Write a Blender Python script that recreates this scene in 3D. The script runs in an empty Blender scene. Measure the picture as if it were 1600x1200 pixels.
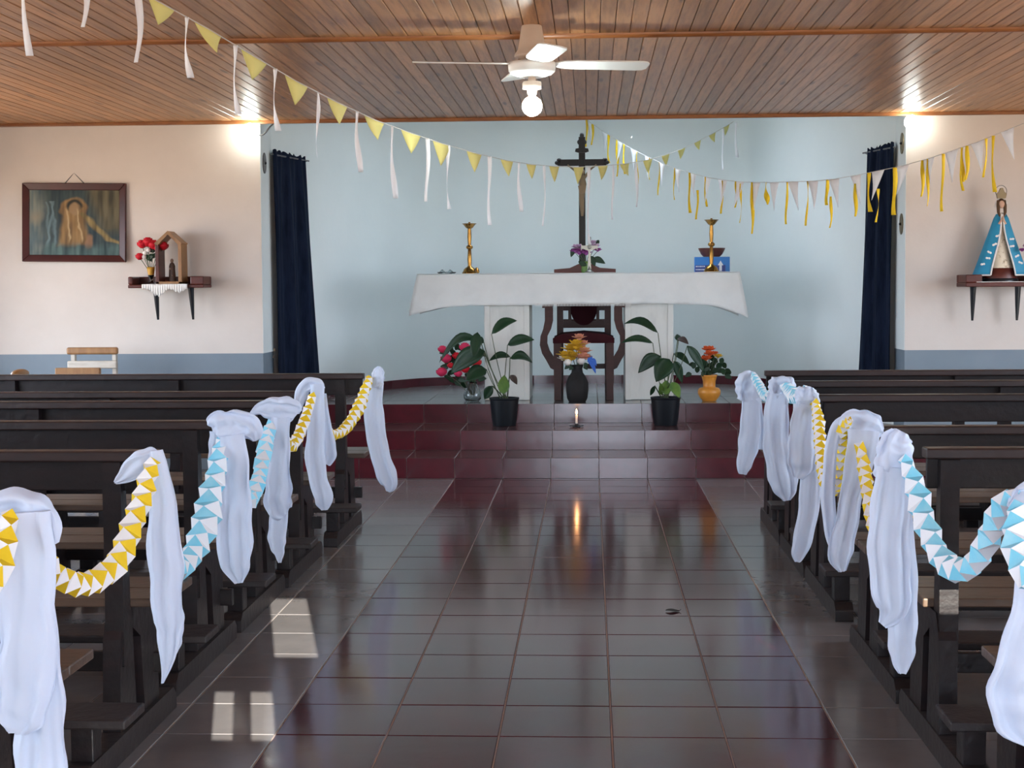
import bpy, math, random
from mathutils import Vector, Matrix, Euler, noise as mnoise
R = math.radians
rnd = random.Random(7)
sc = bpy.context.scene
COL = sc.collection

# ------------------------------------------------------------------ camera
F = 2400.0                                   # focal length in pixels of the 1600x1200 frame
CAM_H = 1.31
cam_d = bpy.data.cameras.new('camera'); cam = bpy.data.objects.new('camera', cam_d); COL.objects.link(cam)
cam_d.sensor_width = 36; cam_d.lens = F / 1600 * 36; cam_d.clip_start = .05; cam_d.clip_end = 300
CM = (Matrix.Rotation(math.atan(122 / F), 3, 'Z') @ Matrix.Rotation(R(90) - math.atan(152 / F), 3, 'X')
      @ Matrix.Rotation(R(-.40), 3, 'Z'))
cam.matrix_world = Matrix.Translation((0, 0, CAM_H)) @ CM.to_4x4()
sc.camera = cam
# ------------------------------------------------------------------ world, sun, exposure
w = bpy.data.worlds.new('sky'); sc.world = w; w.use_nodes = True
bg = w.node_tree.nodes['Background']
bg.inputs['Color'].default_value = (.74, .85, 1.0, 1); bg.inputs['Strength'].default_value = 8.0
sun_d = bpy.data.lights.new('sun', 'SUN'); sun = bpy.data.objects.new('sun', sun_d); COL.objects.link(sun)
sun_d.energy = 11.0; sun_d.angle = R(.12); sun_d.color = (1, .97, .85)
sun.rotation_euler = Vector((-.226, 1, -.32)).to_track_quat('-Z', 'Y').to_euler()
sun.location = (3, -8, 6)
vs = sc.view_settings
vs.view_transform = 'Standard'; vs.look = 'None'; vs.gamma = 1; vs.use_curve_mapping = False
vs.exposure = 1.0
sc.cycles.max_bounces = 8; sc.cycles.diffuse_bounces = 5; sc.cycles.glossy_bounces = 4; sc.cycles.transmission_bounces = 6
sc.cycles.caustics_reflective = False; sc.cycles.caustics_refractive = False
def portal(loc, rot, sx, sy):
    l = bpy.data.lights.new('window_portal', 'AREA'); l.shape = 'RECTANGLE'; l.size = sx; l.size_y = sy
    l.cycles.is_portal = True
    o = bpy.data.objects.new('window_portal', l); COL.objects.link(o); o.location = loc; o.rotation_euler = rot

# ------------------------------------------------------------------ helpers
def P(px, py, d):
    """point on the plane Y = d that the photograph shows at pixel px, py"""
    r = CM @ Vector((px - 800, 600 - py, -F))
    return Vector((0, 0, CAM_H)) + r * (d / r.y)
def S(d): return d / F
def V(*a): return Vector(a)

class MB:
    def __init__(s): s.v = []; s.f = []; s.sm = []; s.mi = []
    def add(s, vs, fs, smooth=False, mi=0):
        n = len(s.v); s.v += [tuple(x) for x in vs]
        for f in fs: s.f.append(tuple(i + n for i in f)); s.sm.append(smooth); s.mi.append(mi)
        return s
    def box(s, x0, x1, y0, y1, z0, z1, mi=0):
        s.add([(x0,y0,z0),(x1,y0,z0),(x1,y1,z0),(x0,y1,z0),(x0,y0,z1),(x1,y0,z1),(x1,y1,z1),(x0,y1,z1)],
              [(0,3,2,1),(4,5,6,7),(0,1,5,4),(1,2,6,5),(2,3,7,6),(3,0,4,7)], mi=mi); return s
    def cbox(s, x0, x1, y0, y1, z0, z1, c=.003, mi=0):
        """box whose top edges are chamfered (tiles)"""
        s.add([(x0,y0,z0),(x1,y0,z0),(x1,y1,z0),(x0,y1,z0),(x0,y0,z1-c),(x1,y0,z1-c),(x1,y1,z1-c),(x0,y1,z1-c),
               (x0+c,y0+c,z1),(x1-c,y0+c,z1),(x1-c,y1-c,z1),(x0+c,y1-c,z1)],
              [(0,3,2,1),(0,1,5,4),(1,2,6,5),(2,3,7,6),(3,0,4,7),(4,5,9,8),(5,6,10,9),(6,7,11,10),(7,4,8,11),(8,9,10,11)], mi=mi); return s
    def prism(s, pts, o, u, v, n, t, mi=0, smooth=False):
        """outline pts (a,b) in plane o + a u + b v, extruded t along n"""
        o, u, v, n = Vector(o), Vector(u), Vector(v), Vector(n); k = len(pts)
        a = [o + u * p[0] + v * p[1] for p in pts]; b = [x + n * t for x in a]
        s.add(a + b, [tuple(range(k))[::-1], tuple(range(k, 2 * k))], mi=mi)
        s.add(a + b, [(i, (i + 1) % k, k + (i + 1) % k, k + i) for i in range(k)], smooth, mi); return s
    def lathe(s, prof, c=(0, 0, 0), n=24, sx=1, sy=1, smooth=True, mi=0):
        c = Vector(c); vs = []; k = len(prof)
        for r, z in prof:
            for i in range(n):
                a = 2 * math.pi * i / n; vs.append(c + Vector((r * math.cos(a) * sx, r * math.sin(a) * sy, z)))
        fs = [(j*n+i, j*n+(i+1)%n, (j+1)*n+(i+1)%n, (j+1)*n+i) for j in range(k-1) for i in range(n)]
        s.add(vs, fs, smooth, mi)
        s.add(vs[:n], [tuple(range(n))[::-1]], False, mi); s.add(vs[-n:], [tuple(range(n))], False, mi); return s
    def tube(s, pts, r, n=8, smooth=True, mi=0):
        pts = [Vector(p) for p in pts]; rs = r if isinstance(r, (list, tuple)) else [r] * len(pts); vs = []
        up = Vector((0, 0, 1))
        for i, p in enumerate(pts):
            t = (pts[min(i+1, len(pts)-1)] - pts[max(i-1, 0)]).normalized()
            a = t.cross(up if abs(t.dot(up)) < .95 else Vector((0, 1, 0))).normalized(); b = a.cross(t)
            for k in range(n):
                q = 2 * math.pi * k / n; vs.append(p + (a * math.cos(q) + b * math.sin(q)) * rs[i])
        fs = [(j*n+i, j*n+(i+1)%n, (j+1)*n+(i+1)%n, (j+1)*n+i) for j in range(len(pts)-1) for i in range(n)]
        s.add(vs, fs, smooth, mi)
        s.add(vs[:n], [tuple(range(n))[::-1]], False, mi); s.add(vs[-n:], [tuple(range(n))], False, mi); return s
    def ball(s, c, rx, ry=None, rz=None, n=14, m=9, mi=0):
        ry = ry or rx; rz = rz or rx
        prof = [(max(1e-4, math.sin(math.pi*j/m)), -math.cos(math.pi*j/m)) for j in range(m+1)]
        c = Vector(c); vs = [c + Vector((r*math.cos(2*math.pi*i/n)*rx, r*math.sin(2*math.pi*i/n)*ry, z*rz)) for r, z in prof for i in range(n)]
        s.add(vs, [(j*n+i, j*n+(i+1)%n, (j+1)*n+(i+1)%n, (j+1)*n+i) for j in range(m) for i in range(n)], True, mi); return s
    def grid(s, rows, smooth=True, mi=0, flip=False):
        m = len(rows[0]); vs = [p for r in rows for p in r]
        fs = [(j*m+i, j*m+i+1, (j+1)*m+i+1, (j+1)*m+i) for j in range(len(rows)-1) for i in range(m-1)]
        if flip: fs = [f[::-1] for f in fs]
        s.add(vs, fs, smooth, mi); return s
    def mesh(s, name, mats):
        me = bpy.data.meshes.new(name); me.from_pydata(s.v, [], s.f)
        for m in (mats if isinstance(mats, (list, tuple)) else [mats]): me.materials.append(m)
        me.polygons.foreach_set('use_smooth', s.sm); me.polygons.foreach_set('material_index', s.mi)
        me.update(); return me
    def build(s, name, mats, parent=None, bevel=0, solid=0, sub=0):
        o = bpy.data.objects.new(name, s.mesh(name, mats)); COL.objects.link(o)
        if parent: o.parent = parent
        if solid: m = o.modifiers.new('solid', 'SOLIDIFY'); m.thickness = solid; m.offset = 0
        if bevel: m = o.modifiers.new('bevel', 'BEVEL'); m.width = bevel; m.segments = 2; m.limit_method = 'ANGLE'
        if sub: m = o.modifiers.new('sub', 'SUBSURF'); m.levels = sub; m.render_levels = sub
        return o
def tag(o, label=None, cat=None, group=None, kind=None):
    if label: o['label'] = label
    if cat: o['category'] = cat
    if group: o['group'] = group
    if kind: o['kind'] = kind
    return o
def thing(name, loc, label, cat, group=None):
    o = bpy.data.objects.new(name, None); COL.objects.link(o); o.empty_display_size = .1
    o.location = loc; return tag(o, label, cat, group)
def adopt(o, parent):
    """parent a mesh built in world coordinates to an empty that stands elsewhere"""
    o.parent = parent; o.matrix_parent_inverse = Matrix.Translation(-parent.location); return o
def obj_from(me, name, parent, loc=(0,0,0), rot=None):
    o = bpy.data.objects.new(name, me); COL.objects.link(o); o.parent = parent; o.location = loc
    if rot: o.rotation_euler = rot
    return o
def spline(pts, n):
    """Catmull-Rom through tuples"""
    out = []; k = len(pts)
    for i in range(n):
        t = i / (n - 1) * (k - 1); j = min(int(t), k - 2); t -= j
        a, b, c, d = pts[max(j-1, 0)], pts[j], pts[j+1], pts[min(j+2, k-1)]
        out.append(tuple(.5*((2*q) + (-p+r)*t + (2*p-5*q+4*r-s_)*t*t + (-p+3*q-3*r+s_)*t**3) for p, q, r, s_ in zip(a, b, c, d)))
    return out

# ------------------------------------------------------------------ materials
def mat(name, col, rough=.6, spec=.5, metal=0, noise=None, bump=None, coat=0, obj_var=0, trans=0, knots=False):
    """noise=(scale, colour2, lo, hi, stretch) ; bump=(scale, strength)"""
    m = bpy.data.materials.new(name); m.use_nodes = True; nt = m.node_tree; N = nt.nodes; L = nt.links
    b = N['Principled BSDF']; b.inputs['Roughness'].default_value = rough; b.inputs['Metallic'].default_value = metal
    b.inputs['Specular IOR Level'].default_value = spec; b.inputs['Coat Weight'].default_value = coat; b.inputs['Coat Roughness'].default_value = .12
    b.inputs['Base Color'].default_value = (*col, 1)
    tc = N.new('ShaderNodeTexCoord'); oi = N.new('ShaderNodeObjectInfo')
    off = N.new('ShaderNodeVectorMath'); off.operation = 'MULTIPLY_ADD'
    cmb = N.new('ShaderNodeCombineXYZ')
    for k in range(3): L.new(oi.outputs['Random'], cmb.inputs[k])
    L.new(cmb.outputs[0], off.inputs[0]); off.inputs[1].default_value = (37, 53, 71); L.new(tc.outputs['Object'], off.inputs[2])
    vec = off.outputs[0]; last = None
    if noise:
        sca, c2, lo, hi, st = noise
        mp = N.new('ShaderNodeMapping'); mp.inputs['Scale'].default_value = st; L.new(vec, mp.inputs[0])
        t = N.new('ShaderNodeTexNoise'); t.inputs['Scale'].default_value = sca; t.inputs['Detail'].default_value = 5; t.inputs['Roughness'].default_value = .6
        L.new(mp.outputs[0], t.inputs['Vector'])
        rp = N.new('ShaderNodeValToRGB'); rp.color_ramp.elements[0].position = lo; rp.color_ramp.elements[1].position = hi
        rp.color_ramp.elements[0].color = (*col, 1); rp.color_ramp.elements[1].color = (*c2, 1)
        L.new(t.outputs['Fac'], rp.inputs[0]); last = rp.outputs[0]
    if knots:                                    # scattered dark knots in the boards
        mk = N.new('ShaderNodeMapping'); mk.inputs['Scale'].default_value = (9, 1.5, 9); L.new(vec, mk.inputs[0])
        vo = N.new('ShaderNodeTexVoronoi'); vo.inputs['Scale'].default_value = 1.0; L.new(mk.outputs[0], vo.inputs['Vector'])
        kr = N.new('ShaderNodeValToRGB'); kr.color_ramp.elements[0].position = .07; kr.color_ramp.elements[1].position = .17
        kr.color_ramp.elements[0].color = (.28,.22,.18,1); kr.color_ramp.elements[1].color = (1,1,1,1); L.new(vo.outputs['Distance'], kr.inputs[0])
        mm = N.new('ShaderNodeMix'); mm.data_type = 'RGBA'; mm.blend_type = 'MULTIPLY'; mm.inputs[0].default_value = .85
        L.new(last, mm.inputs[6]); L.new(kr.outputs[0], mm.inputs[7]); last = mm.outputs[2]
    if obj_var:
        hv = N.new('ShaderNodeHueSaturation'); mr = N.new('ShaderNodeMapRange')
        mr.inputs['To Min'].default_value = 1 - obj_var; mr.inputs['To Max'].default_value = 1 + obj_var
        L.new(oi.outputs['Random'], mr.inputs[0]); L.new(mr.outputs[0], hv.inputs['Value'])
        if last: L.new(last, hv.inputs['Color'])
        else: hv.inputs['Color'].default_value = (*col, 1)
        last = hv.outputs[0]
    if last: L.new(last, b.inputs['Base Color'])
    if bump:
        t2 = N.new('ShaderNodeTexNoise'); t2.inputs['Scale'].default_value = bump[0]; t2.inputs['Detail'].default_value = 4; L.new(vec, t2.inputs['Vector'])
        bp = N.new('ShaderNodeBump'); bp.inputs['Strength'].default_value = bump[1]; bp.inputs['Distance'].default_value = .02
        L.new(t2.outputs['Fac'], bp.inputs['Height']); L.new(bp.outputs[0], b.inputs['Normal'])
    if trans:
        tr = N.new('ShaderNodeBsdfTranslucent'); mx = N.new('ShaderNodeMixShader'); mx.inputs[0].default_value = trans
        if last: L.new(last, tr.inputs['Color'])
        else: tr.inputs['Color'].default_value = (*col, 1)
        L.new(b.outputs[0], mx.inputs[1]); L.new(tr.outputs[0], mx.inputs[2]); L.new(mx.outputs[0], N['Material Output'].inputs['Surface'])
    return m
def emit(name, col, strength):
    m = bpy.data.materials.new(name); m.use_nodes = True; b = m.node_tree.nodes['Principled BSDF']
    b.inputs['Base Color'].default_value = (*col, 1); b.inputs['Emission Color'].default_value = (*col, 1); b.inputs['Emission Strength'].default_value = strength
    return m
U = (1, 1, 1)
M = dict(
    cream=mat('cream_paint', (.66,.60,.545), .75, .3, noise=(2.5,(.615,.555,.50),.35,.7,U), bump=(30,.05)),
    aqua=mat('pale_blue_paint', (.72,.775,.770), .7, .35, noise=(1.6,(.685,.745,.742),.35,.7,U), bump=(25,.04)),
    wains=mat('grey_blue_paint', (.19,.24,.285), .5, .4, noise=(3,(.165,.21,.255),.35,.7,U)),
    plank=mat('varnished_pine', (.47,.235,.105), .36, .36, noise=(5,(.28,.130,.055),.42,.70,(9,.55,9)), obj_var=.24, bump=(40,.04), knots=True),
    bead=mat('orange_wood_bead', (.30,.115,.035), .4, .5, noise=(8,(.18,.06,.02),.4,.7,(1,6,6))),
    backing=mat('dark_gap', (.03,.018,.012), .9),
    maroon=mat('maroon_tile', (.075,.013,.018), .13, .5, noise=(7,(.045,.011,.015),.35,.7,U), obj_var=.12, bump=(9,.018)),
    riser=mat('maroon_step_tile', (.085,.010,.017), .16, .6, noise=(9,(.055,.008,.013),.35,.72,U), obj_var=.15, bump=(9,.03)),
    tread=mat('brown_tread_tile', (.085,.036,.035), .18, .5, noise=(6,(.065,.032,.033),.35,.7,U), obj_var=.12, bump=(9,.02)),
    greyt=mat('grey_brown_tile', (.185,.170,.172), .17, .5, noise=(5,(.150,.138,.142),.35,.7,U), obj_var=.06, bump=(8,.015)),
    grout=mat('grout', (.42,.36,.34), .8),
    floorbase=mat('grey_floor', (.19,.16,.15), .3),
    pew=mat('dark_stained_wood', (.011,.0055,.0060), .42, .28, noise=(6,(.005,.0035,.0045),.35,.7,(.6,5,5)), bump=(30,.12)),
    pewtop=mat('worn_wood', (.030,.015,.013), .40, .40, noise=(5,(.012,.007,.007),.4,.7,(.5,6,6)), bump=(30,.1)),
    seat=mat('worn_seat_wood', (.095,.058,.038), .36, .45, noise=(5,(.04,.024,.017),.38,.7,(.5,6,6)), bump=(30,.08)),
    skid=mat('scuffed_wood', (.018,.012,.012), .5, .35, noise=(12,(.07,.062,.06),.6,.9,U), bump=(30,.15)),
    tulle=mat('white_tulle', (.74,.81,.93), .8, .2, trans=.3, bump=(14,.10)),
    yel=mat('yellow_crepe', (.86,.62,.03), .7, .2, trans=.15, noise=(14,(.78,.52,.02),.4,.7,U)),
    pyel=mat('pale_yellow_paper', (.78,.72,.28), .7, .2, trans=.2),
    ltb=mat('light_blue_crepe', (.26,.72,.90), .7, .2, trans=.2, noise=(14,(.44,.80,.92),.4,.7,U)),
    wpap=mat('white_crepe', (.90,.91,.93), .7, .2, trans=.2),
    thread=mat('white_thread', (.6,.58,.55), .8),
    navy=mat('navy_cloth', (.004,.008,.020), .9, .1, noise=(20,(.010,.016,.036),.4,.6,(1,1,.2)), bump=(60,.1)),
    cloth=mat('white_altar_cloth', (.74,.77,.76), .8, .2, bump=(5,.5), noise=(4,(.68,.71,.70),.4,.7,U)),
    pillar=mat('off_white_wood', (.66,.67,.63), .55, .4, noise=(4,(.52,.53,.50),.5,.8,(2,2,.6))),
    brass=mat('brass', (.30,.155,.038), .22, .5, 1, noise=(20,(.20,.10,.025),.4,.7,U)),
    silver=mat('silver', (.30,.29,.26), .38, .5, 1),
    redwood=mat('red_brown_wood', (.050,.014,.010), .4, .22, noise=(6,(.030,.009,.007),.35,.7,(1,1,5))),
    velvet=mat('dark_red_velvet', (.035,.006,.009), .9, .2, bump=(50,.1)),
    ebony=mat('dark_cross_wood', (.012,.010,.010), .4, .25),
    corpus=mat('aged_bronze_figure', (.16,.11,.06), .4, .5, .3),
    potblk=mat('black_plastic', (.004,.006,.009), .5, .2),
    soil=mat('soil', (.02,.014,.01), .95),
    leaf=mat('dark_green_leaf', (.014,.042,.017), .42, .25, noise=(12,(.008,.026,.011),.35,.7,U), obj_var=.2),
    lleaf=mat('light_green_leaf', (.12,.22,.035), .45, .5, noise=(12,(.06,.14,.03),.35,.7,U)),
    dleaf=mat('withered_leaf', (.035,.018,.012), .6),
    stem=mat('green_stem', (.05,.075,.03), .5),
    clay=mat('dark_clay', (.018,.018,.019), .6, .25, bump=(30,.15)),
    ochre=mat('orange_ceramic', (.72,.30,.04), .35, .5, noise=(14,(.58,.22,.03),.4,.7,U)),
    pink=mat('pink_petal', (.62,.03,.10), .6, .3), red=mat('red_petal', (.52,.008,.02), .6, .3),
    white=mat('white_petal', (.82,.80,.76), .6, .3), peach=mat('peach_petal', (.72,.34,.22), .6, .3),
    gold=mat('yellow_petal', (.72,.45,.04), .6, .3), blue=mat('blue_ribbon', (.03,.13,.55), .5, .4),
    orange=mat('orange_petal', (.72,.13,.03), .6, .3), purple=mat('purple_petal', (.30,.06,.26), .6, .3), lilac=mat('lilac_petal', (.55,.38,.52), .6, .3),
    fanw=mat('white_enamel', (.78,.79,.78), .4, .5), fanc=mat('cream_plastic', (.62,.52,.44), .45, .5), slot=mat('dark_slot', (.02,.02,.02), .8),
    bulb=emit('lit_bulb', (.90,1.0,.97), 75), wbulb=emit('lit_wall_bulb', (.90,1.0,.96), 24), wax=mat('candle_wax', (.85,.78,.68), .5, .4, trans=.3), flame=emit('flame', (1,.55,.22), 5),
    iron=mat('black_iron', (.012,.014,.018), .3, .5, .3), wire=mat('grey_wire', (.12,.12,.12), .5),
    mahog=mat('mahogany', (.095,.020,.013), .35, .3, noise=(5,(.060,.014,.010),.35,.7,(1,1,6))),
    framew=mat('dark_red_frame', (.065,.013,.011), .35, .3, noise=(6,(.038,.009,.008),.35,.7,U)),
    oak=mat('light_brown_wood', (.30,.15,.055), .45, .5, noise=(6,(.20,.095,.035),.35,.7,(5,1,1))),
    pale=mat('pale_worn_wood', (.50,.46,.40), .5, .4, noise=(6,(.38,.33,.27),.4,.7,(1,5,5))),
    lace=mat('white_lace', (.80,.79,.76), .8, .2), cape=mat('blue_cape', (.02,.26,.44), .5, .4, noise=(10,(.015,.21,.38),.4,.7,U)),
    dress=mat('white_gold_dress', (.70,.62,.48), .5, .4, noise=(40,(.30,.22,.12),.55,.7,U)),
    skin=mat('painted_skin', (.62,.38,.27), .5, .4), hair=mat('painted_hair', (.09,.045,.02), .6, .3),
    crown=mat('tarnished_gold', (.20,.15,.08), .4, .5, .6), fig=mat('brown_habit', (.06,.03,.02), .6), gskin=mat('figure_skin', (.22,.14,.10), .6),
    bluebox=mat('blue_card', (.02,.18,.52), .45, .5), dblue=mat('dark_blue_print', (.02,.05,.24), .45, .5), print_=mat('white_print', (.72,.76,.82), .5, .4),
    debris=mat('dry_leaf', (.02,.022,.02), .8), ground=mat('sandy_ground', (.60,.44,.30), .9), outer=mat('white_plaster', (.62,.60,.56), .8),
)
def glass(name, col, rough=.03):
    m = bpy.data.materials.new(name); m.use_nodes = True; b = m.node_tree.nodes['Principled BSDF']
    b.inputs['Base Color'].default_value = (*col, 1); b.inputs['Transmission Weight'].default_value = 1; b.inputs['Roughness'].default_value = rough; b.inputs['IOR'].default_value = 1.45
    return m
M['glass'] = glass('clear_glass', (.80,.86,.86)); M['amber'] = mat('amber_glass', (.72,.42,.07), .15, .5, trans=.4)

# ------------------------------------------------------------------ the room
XL, XR, YB, YE, ZC = -4.7, 4.5, -1.0, 11.0, 2.51
TX0, TW = -.93, .33                      # left edge of the maroon aisle, tile size
STEP = [(10.45, .0, .14), (10.97, .14, .28), (11.58, .28, .425)]
tag(MB().box(-40, 40, -40, 60, -.5, -.2).build('ground', M['ground']), kind='structure')
floor = tag(MB().box(XL, XR, YB-.2, YE+.4, -.2, -.003).build('floor', [M['grout']]), kind='structure')
rows = []
y = 4.735 - 3*TW
while y < STEP[0][0] - .02: rows.append((y, min(y + TW, STEP[0][0]))); y += TW
def tile_mesh(nm, wx, wy, m, h=.014, g=.0022):
    return MB().cbox(-wx/2+g, wx/2-g, -wy/2+g, wy/2-g, -h+.0005, .0, .002).mesh(nm, m)
full = {k: tile_mesh(k, TW, TW, M[m]) for k, m in (('aisle_tile','maroon'), ('tile','greyt'))}
last_h = rows[-1][1] - rows[-1][0]
part = {k: tile_mesh(k, TW, last_h, M[m]) for k, m in (('aisle_tile','maroon'), ('tile','greyt'))}
for (y0, y1) in rows:
    short = (y1 - y0) < TW - .01
    for i in range(-7, 12):
        k = 'aisle_tile' if 0 <= i < 5 else 'tile'
        o = obj_from((part if short else full)[k], k, floor, (TX0 + (i+.5)*TW, (y0+y1)/2, rnd.uniform(-.0006, .0004)))
        o.rotation_euler = (rnd.uniform(-.0012, .0012), rnd.uniform(-.0012, .0012), 0)
# floor beyond the separate tiles
b = MB()
b.box(XL, TX0-7*TW-.002, YB, YE, -.01, -.0005); b.box(TX0+12*TW+.002, XR, YB, YE, -.01, -.0005)
b.box(TX0-7*TW, TX0-.002, YB, rows[0][0]-.002, -.01, -.0005); b.box(TX0+5*TW+.002, TX0+12*TW, YB, rows[0][0]-.002, -.01, -.0005)
b.box(TX0-7*TW, TX0+12*TW, STEP[0][0], YE, -.01, -.0005)
b.build('tile_field', M['greyt'], floor)
MB().box(TX0, TX0+5*TW, YB, rows[0][0]-.002, -.01, -.0005).build('aisle_field', M['maroon'], floor)

# steps and chancel floor, each with its own tiles
PH = TX0 + TW * .0
def step(name, y0, y1, z0, z1, x0, x1, tread_rows, tread_mat):
    o = tag(MB().box(x0+.004, x1-.004, y0+.006, y1, z0-.005, z1-.004).build(name, M['grout']), kind='structure')
    n0 = math.floor((x0 - PH) / TW); n1 = math.ceil((x1 - PH) / TW)
    h = z1 - z0
    rm = MB().add([(-TW/2+.002,0,.002),(TW/2-.002,0,.002),(TW/2-.002,0,h-.003),(-TW/2+.002,0,h-.003)], [])
    rm = MB().box(-TW/2+.0025, TW/2-.0025, -.006, .01, .0015, h-.0015).mesh('riser_tile', M['riser'])
    td = (y1 - y0) / tread_rows
    tm = MB().cbox(-TW/2+.002, TW/2-.002, -td/2+.002, td/2-.002, -.012, 0, .002).mesh('tread_tile', M[tread_mat])
    for i in range(n0, n1):
        xc = PH + (i + .5) * TW
        if xc < x0 or xc > x1: continue
        obj_from(rm, 'riser_tile', o, (xc, y0, z0), (rnd.uniform(-.004,.004), 0, rnd.uniform(-.004, .004)))
        for r in range(tread_rows):
            obj_from(tm, 'tread_tile', o, (xc, y0 + (r+.5)*td, z1 + rnd.uniform(-.0005,.0005)))
    return o
step('floor_step', STEP[0][0], STEP[1][0], 0, .14, -2.35, 2.35, 1, 'tread')
step('floor_step', STEP[1][0], STEP[2][0], .14, .28, -2.30, 2.24, 2, 'tread')
step('floor_chancel', STEP[2][0], 14.05, .28, .425, -2.30, 2.24, 7, 'greyt')

# walls
def end_wall(name, x0, x1):
    o = MB().box(x0, x1, YE, YE+.37, 0, .84-.002).box(x0, x1, YE, YE+.37, .84, ZC+.3, mi=1)
    return o
wl = tag(MB().box(XL, -2.36, YE, YE+.37, .842, 3.1).build('wall_end_left', M['cream']), kind='structure')
MB().box(XL, -2.36, YE, YE+.37, 0, .842).build('wainscot', M['wains'], wl)
MB().box(-2.365, -2.356, YE+.002, YE+.37, .842, 3.1).build('return_face', M['aqua'], wl)
wr = tag(MB().box(2.2275, XR, YE, YE+.37, .842, 3.1).build('wall_end_right', M['cream']), kind='structure')
MB().box(2.2275, XR, YE, YE+.37, 0, .842).build('wainscot', M['wains'], wr)
MB().box(2.2235, 2.232, YE+.002, YE+.37, .842, 3.1).build('return_face', M['aqua'], wr)
apse = [(-2.36,11.37),(-1.75,13.45),(-1.0,14.0),(1.15,14.0),(1.5,13.4),(2.2275,11.37)]
def offs(p, d):
    c = Vector((0, 12.2)); out = []
    for q in p:
        v = Vector(q) - c; out.append(tuple(Vector(q) + v.normalized() * d))
    return out
apse = [apse[0]] + [p for p in spline(apse, 49)][1:-1] + [apse[-1]]
for _ in range(30):                       # the apse wall is a soft curve
    apse = [apse[0]] + [tuple((apse[i-1][k] + 2*apse[i][k] + apse[i+1][k])/4 for k in (0,1)) for i in range(1, len(apse)-1)] + [apse[-1]]
b = MB(); ap2 = offs(apse, .25)
for i in range(len(apse)-1):
    a0, a1, b0, b1 = apse[i], apse[i+1], ap2[i], ap2[i+1]
    b.add([(*a0,0),(*a1,0),(*b1,0),(*b0,0),(*a0,3.1),(*a1,3.1),(*b1,3.1),(*b0,3.1)], [(0,1,2,3),(7,6,5,4),(0,4,5,1),(2,6,7,3),(1,5,6,2),(3,7,4,0)])
wa = tag(b.build('wall_apse', M['aqua']), kind='structure')
b = MB().grid([[(*p, 0) for p in offs(apse, -.002)], [(*p, 3.1) for p in offs(apse, -.002)]]).build('plaster_face', M['aqua'], wa)
# maroon skirting tiles round the apse
bb = tag(bpy.data.objects.new('baseboard_apse', None), kind='structure'); COL.objects.link(bb); bb.location = (0, 13, .425)
apk = [apse[0]]; acc = 0
for i in range(1, len(apse)):
    acc += (Vector(apse[i]) - Vector(apse[i-1])).length
    if acc >= TW*.98: apk.append(apse[i]); acc = 0
apk[-1] = apse[-1]
for i in range(len(apk)-1):
    a0, a1 = Vector(apk[i]), Vector(apk[i+1]); L_ = (a1-a0).length; n = max(1, round(L_/TW)); wd = L_/n
    me = MB().box(-wd/2+.002, wd/2-.002, -.012, .008, 0, .075).mesh('skirting_tile', M['riser'])
    ang = math.atan2((a1-a0).y, (a1-a0).x)
    for k in range(n):
        c = a0 + (a1-a0) * ((k+.5)/n)
        obj_from(me, 'skirting_tile', bb, (c.x, c.y-13, 0), (0, 0, ang))
# chancel ceiling, header above the opening
FILL_OPENING = (-.62, .72, 12.1, 12.78)                 # unseen roof opening over the altar, added to brighten the apse
tag(MB().box(-3, FILL_OPENING[0], YE+.03, 14.4, 3.05, 3.12).box(FILL_OPENING[1], 3, YE+.03, 14.4, 3.05, 3.12).box(FILL_OPENING[0], FILL_OPENING[1], YE+.03, FILL_OPENING[2], 3.05, 3.12).box(FILL_OPENING[0], FILL_OPENING[1], FILL_OPENING[3], 14.4, 3.05, 3.12).build('ceiling_chancel', M['aqua']), kind='structure')
tag(MB().box(FILL_OPENING[0]-.1, FILL_OPENING[1]+.1, FILL_OPENING[2]-.12, FILL_OPENING[2]-.02, 3.12, 3.75).build('ceiling_sun_block', M['aqua']), kind='structure')  # unseen wall added to keep direct sun out of the roof opening
portal(((FILL_OPENING[0]+FILL_OPENING[1])/2, (FILL_OPENING[2]+FILL_OPENING[3])/2, 3.1), (0, 0, 0), FILL_OPENING[1]-FILL_OPENING[0], FILL_OPENING[3]-FILL_OPENING[2])
tag(MB().box(-2.4, 2.3, YE, YE+.05, ZC+.006, 3.1).build('wall_header', M['aqua']), kind='structure')
# side walls and rear wall with their openings
def wall_with_holes(name, axis, at, t, u0, u1, z0, z1, holes, m):
    """axis 'x': wall plane X = at .. at+t running in Y; 'y': plane Y = at .. at+t running in X. holes (u0,u1,z0,z1)"""
    us = sorted({u0, u1, *[h[0] for h in holes], *[h[1] for h in holes]}); zs = sorted({z0, z1, *[h[2] for h in holes], *[h[3] for h in holes]})
    b = MB()
    for i in range(len(us)-1):
        for j in range(len(zs)-1):
            cu, cz = (us[i]+us[i+1])/2, (zs[j]+zs[j+1])/2
            if any(h[0] < cu < h[1] and h[2] < cz < h[3] for h in holes): continue
            if axis == 'x': b.box(at, at+t, us[i], us[i+1], zs[j], zs[j+1])
            else: b.box(us[i], us[i+1], at, at+t, zs[j], zs[j+1])
    return tag(b.build(name, m), kind='structure')
WINL = [(-.4,1.4,.85,2.2), (2.4,4.2,.85,2.2), (5.2,7.0,.85,2.2), (8.45,10.2,.60,2.0)]
WINR = [(-.4,1.4,.85,2.2), (2.4,4.2,.85,2.2), (5.2,7.0,.85,2.2), (8.2,9.6,.65,2.2)]
DOOR = [(-.75, 1.55, 0, 1.66)]
SLIT = [(.105,.211,1.71,1.943), (.222,.337,1.71,1.943), (.310,.510,2.03,2.42), (2.27,2.52,1.79,2.0), (2.12,2.265,2.08,2.26)]  # unseen slits, added and shaped to cast the sun patches
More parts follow.
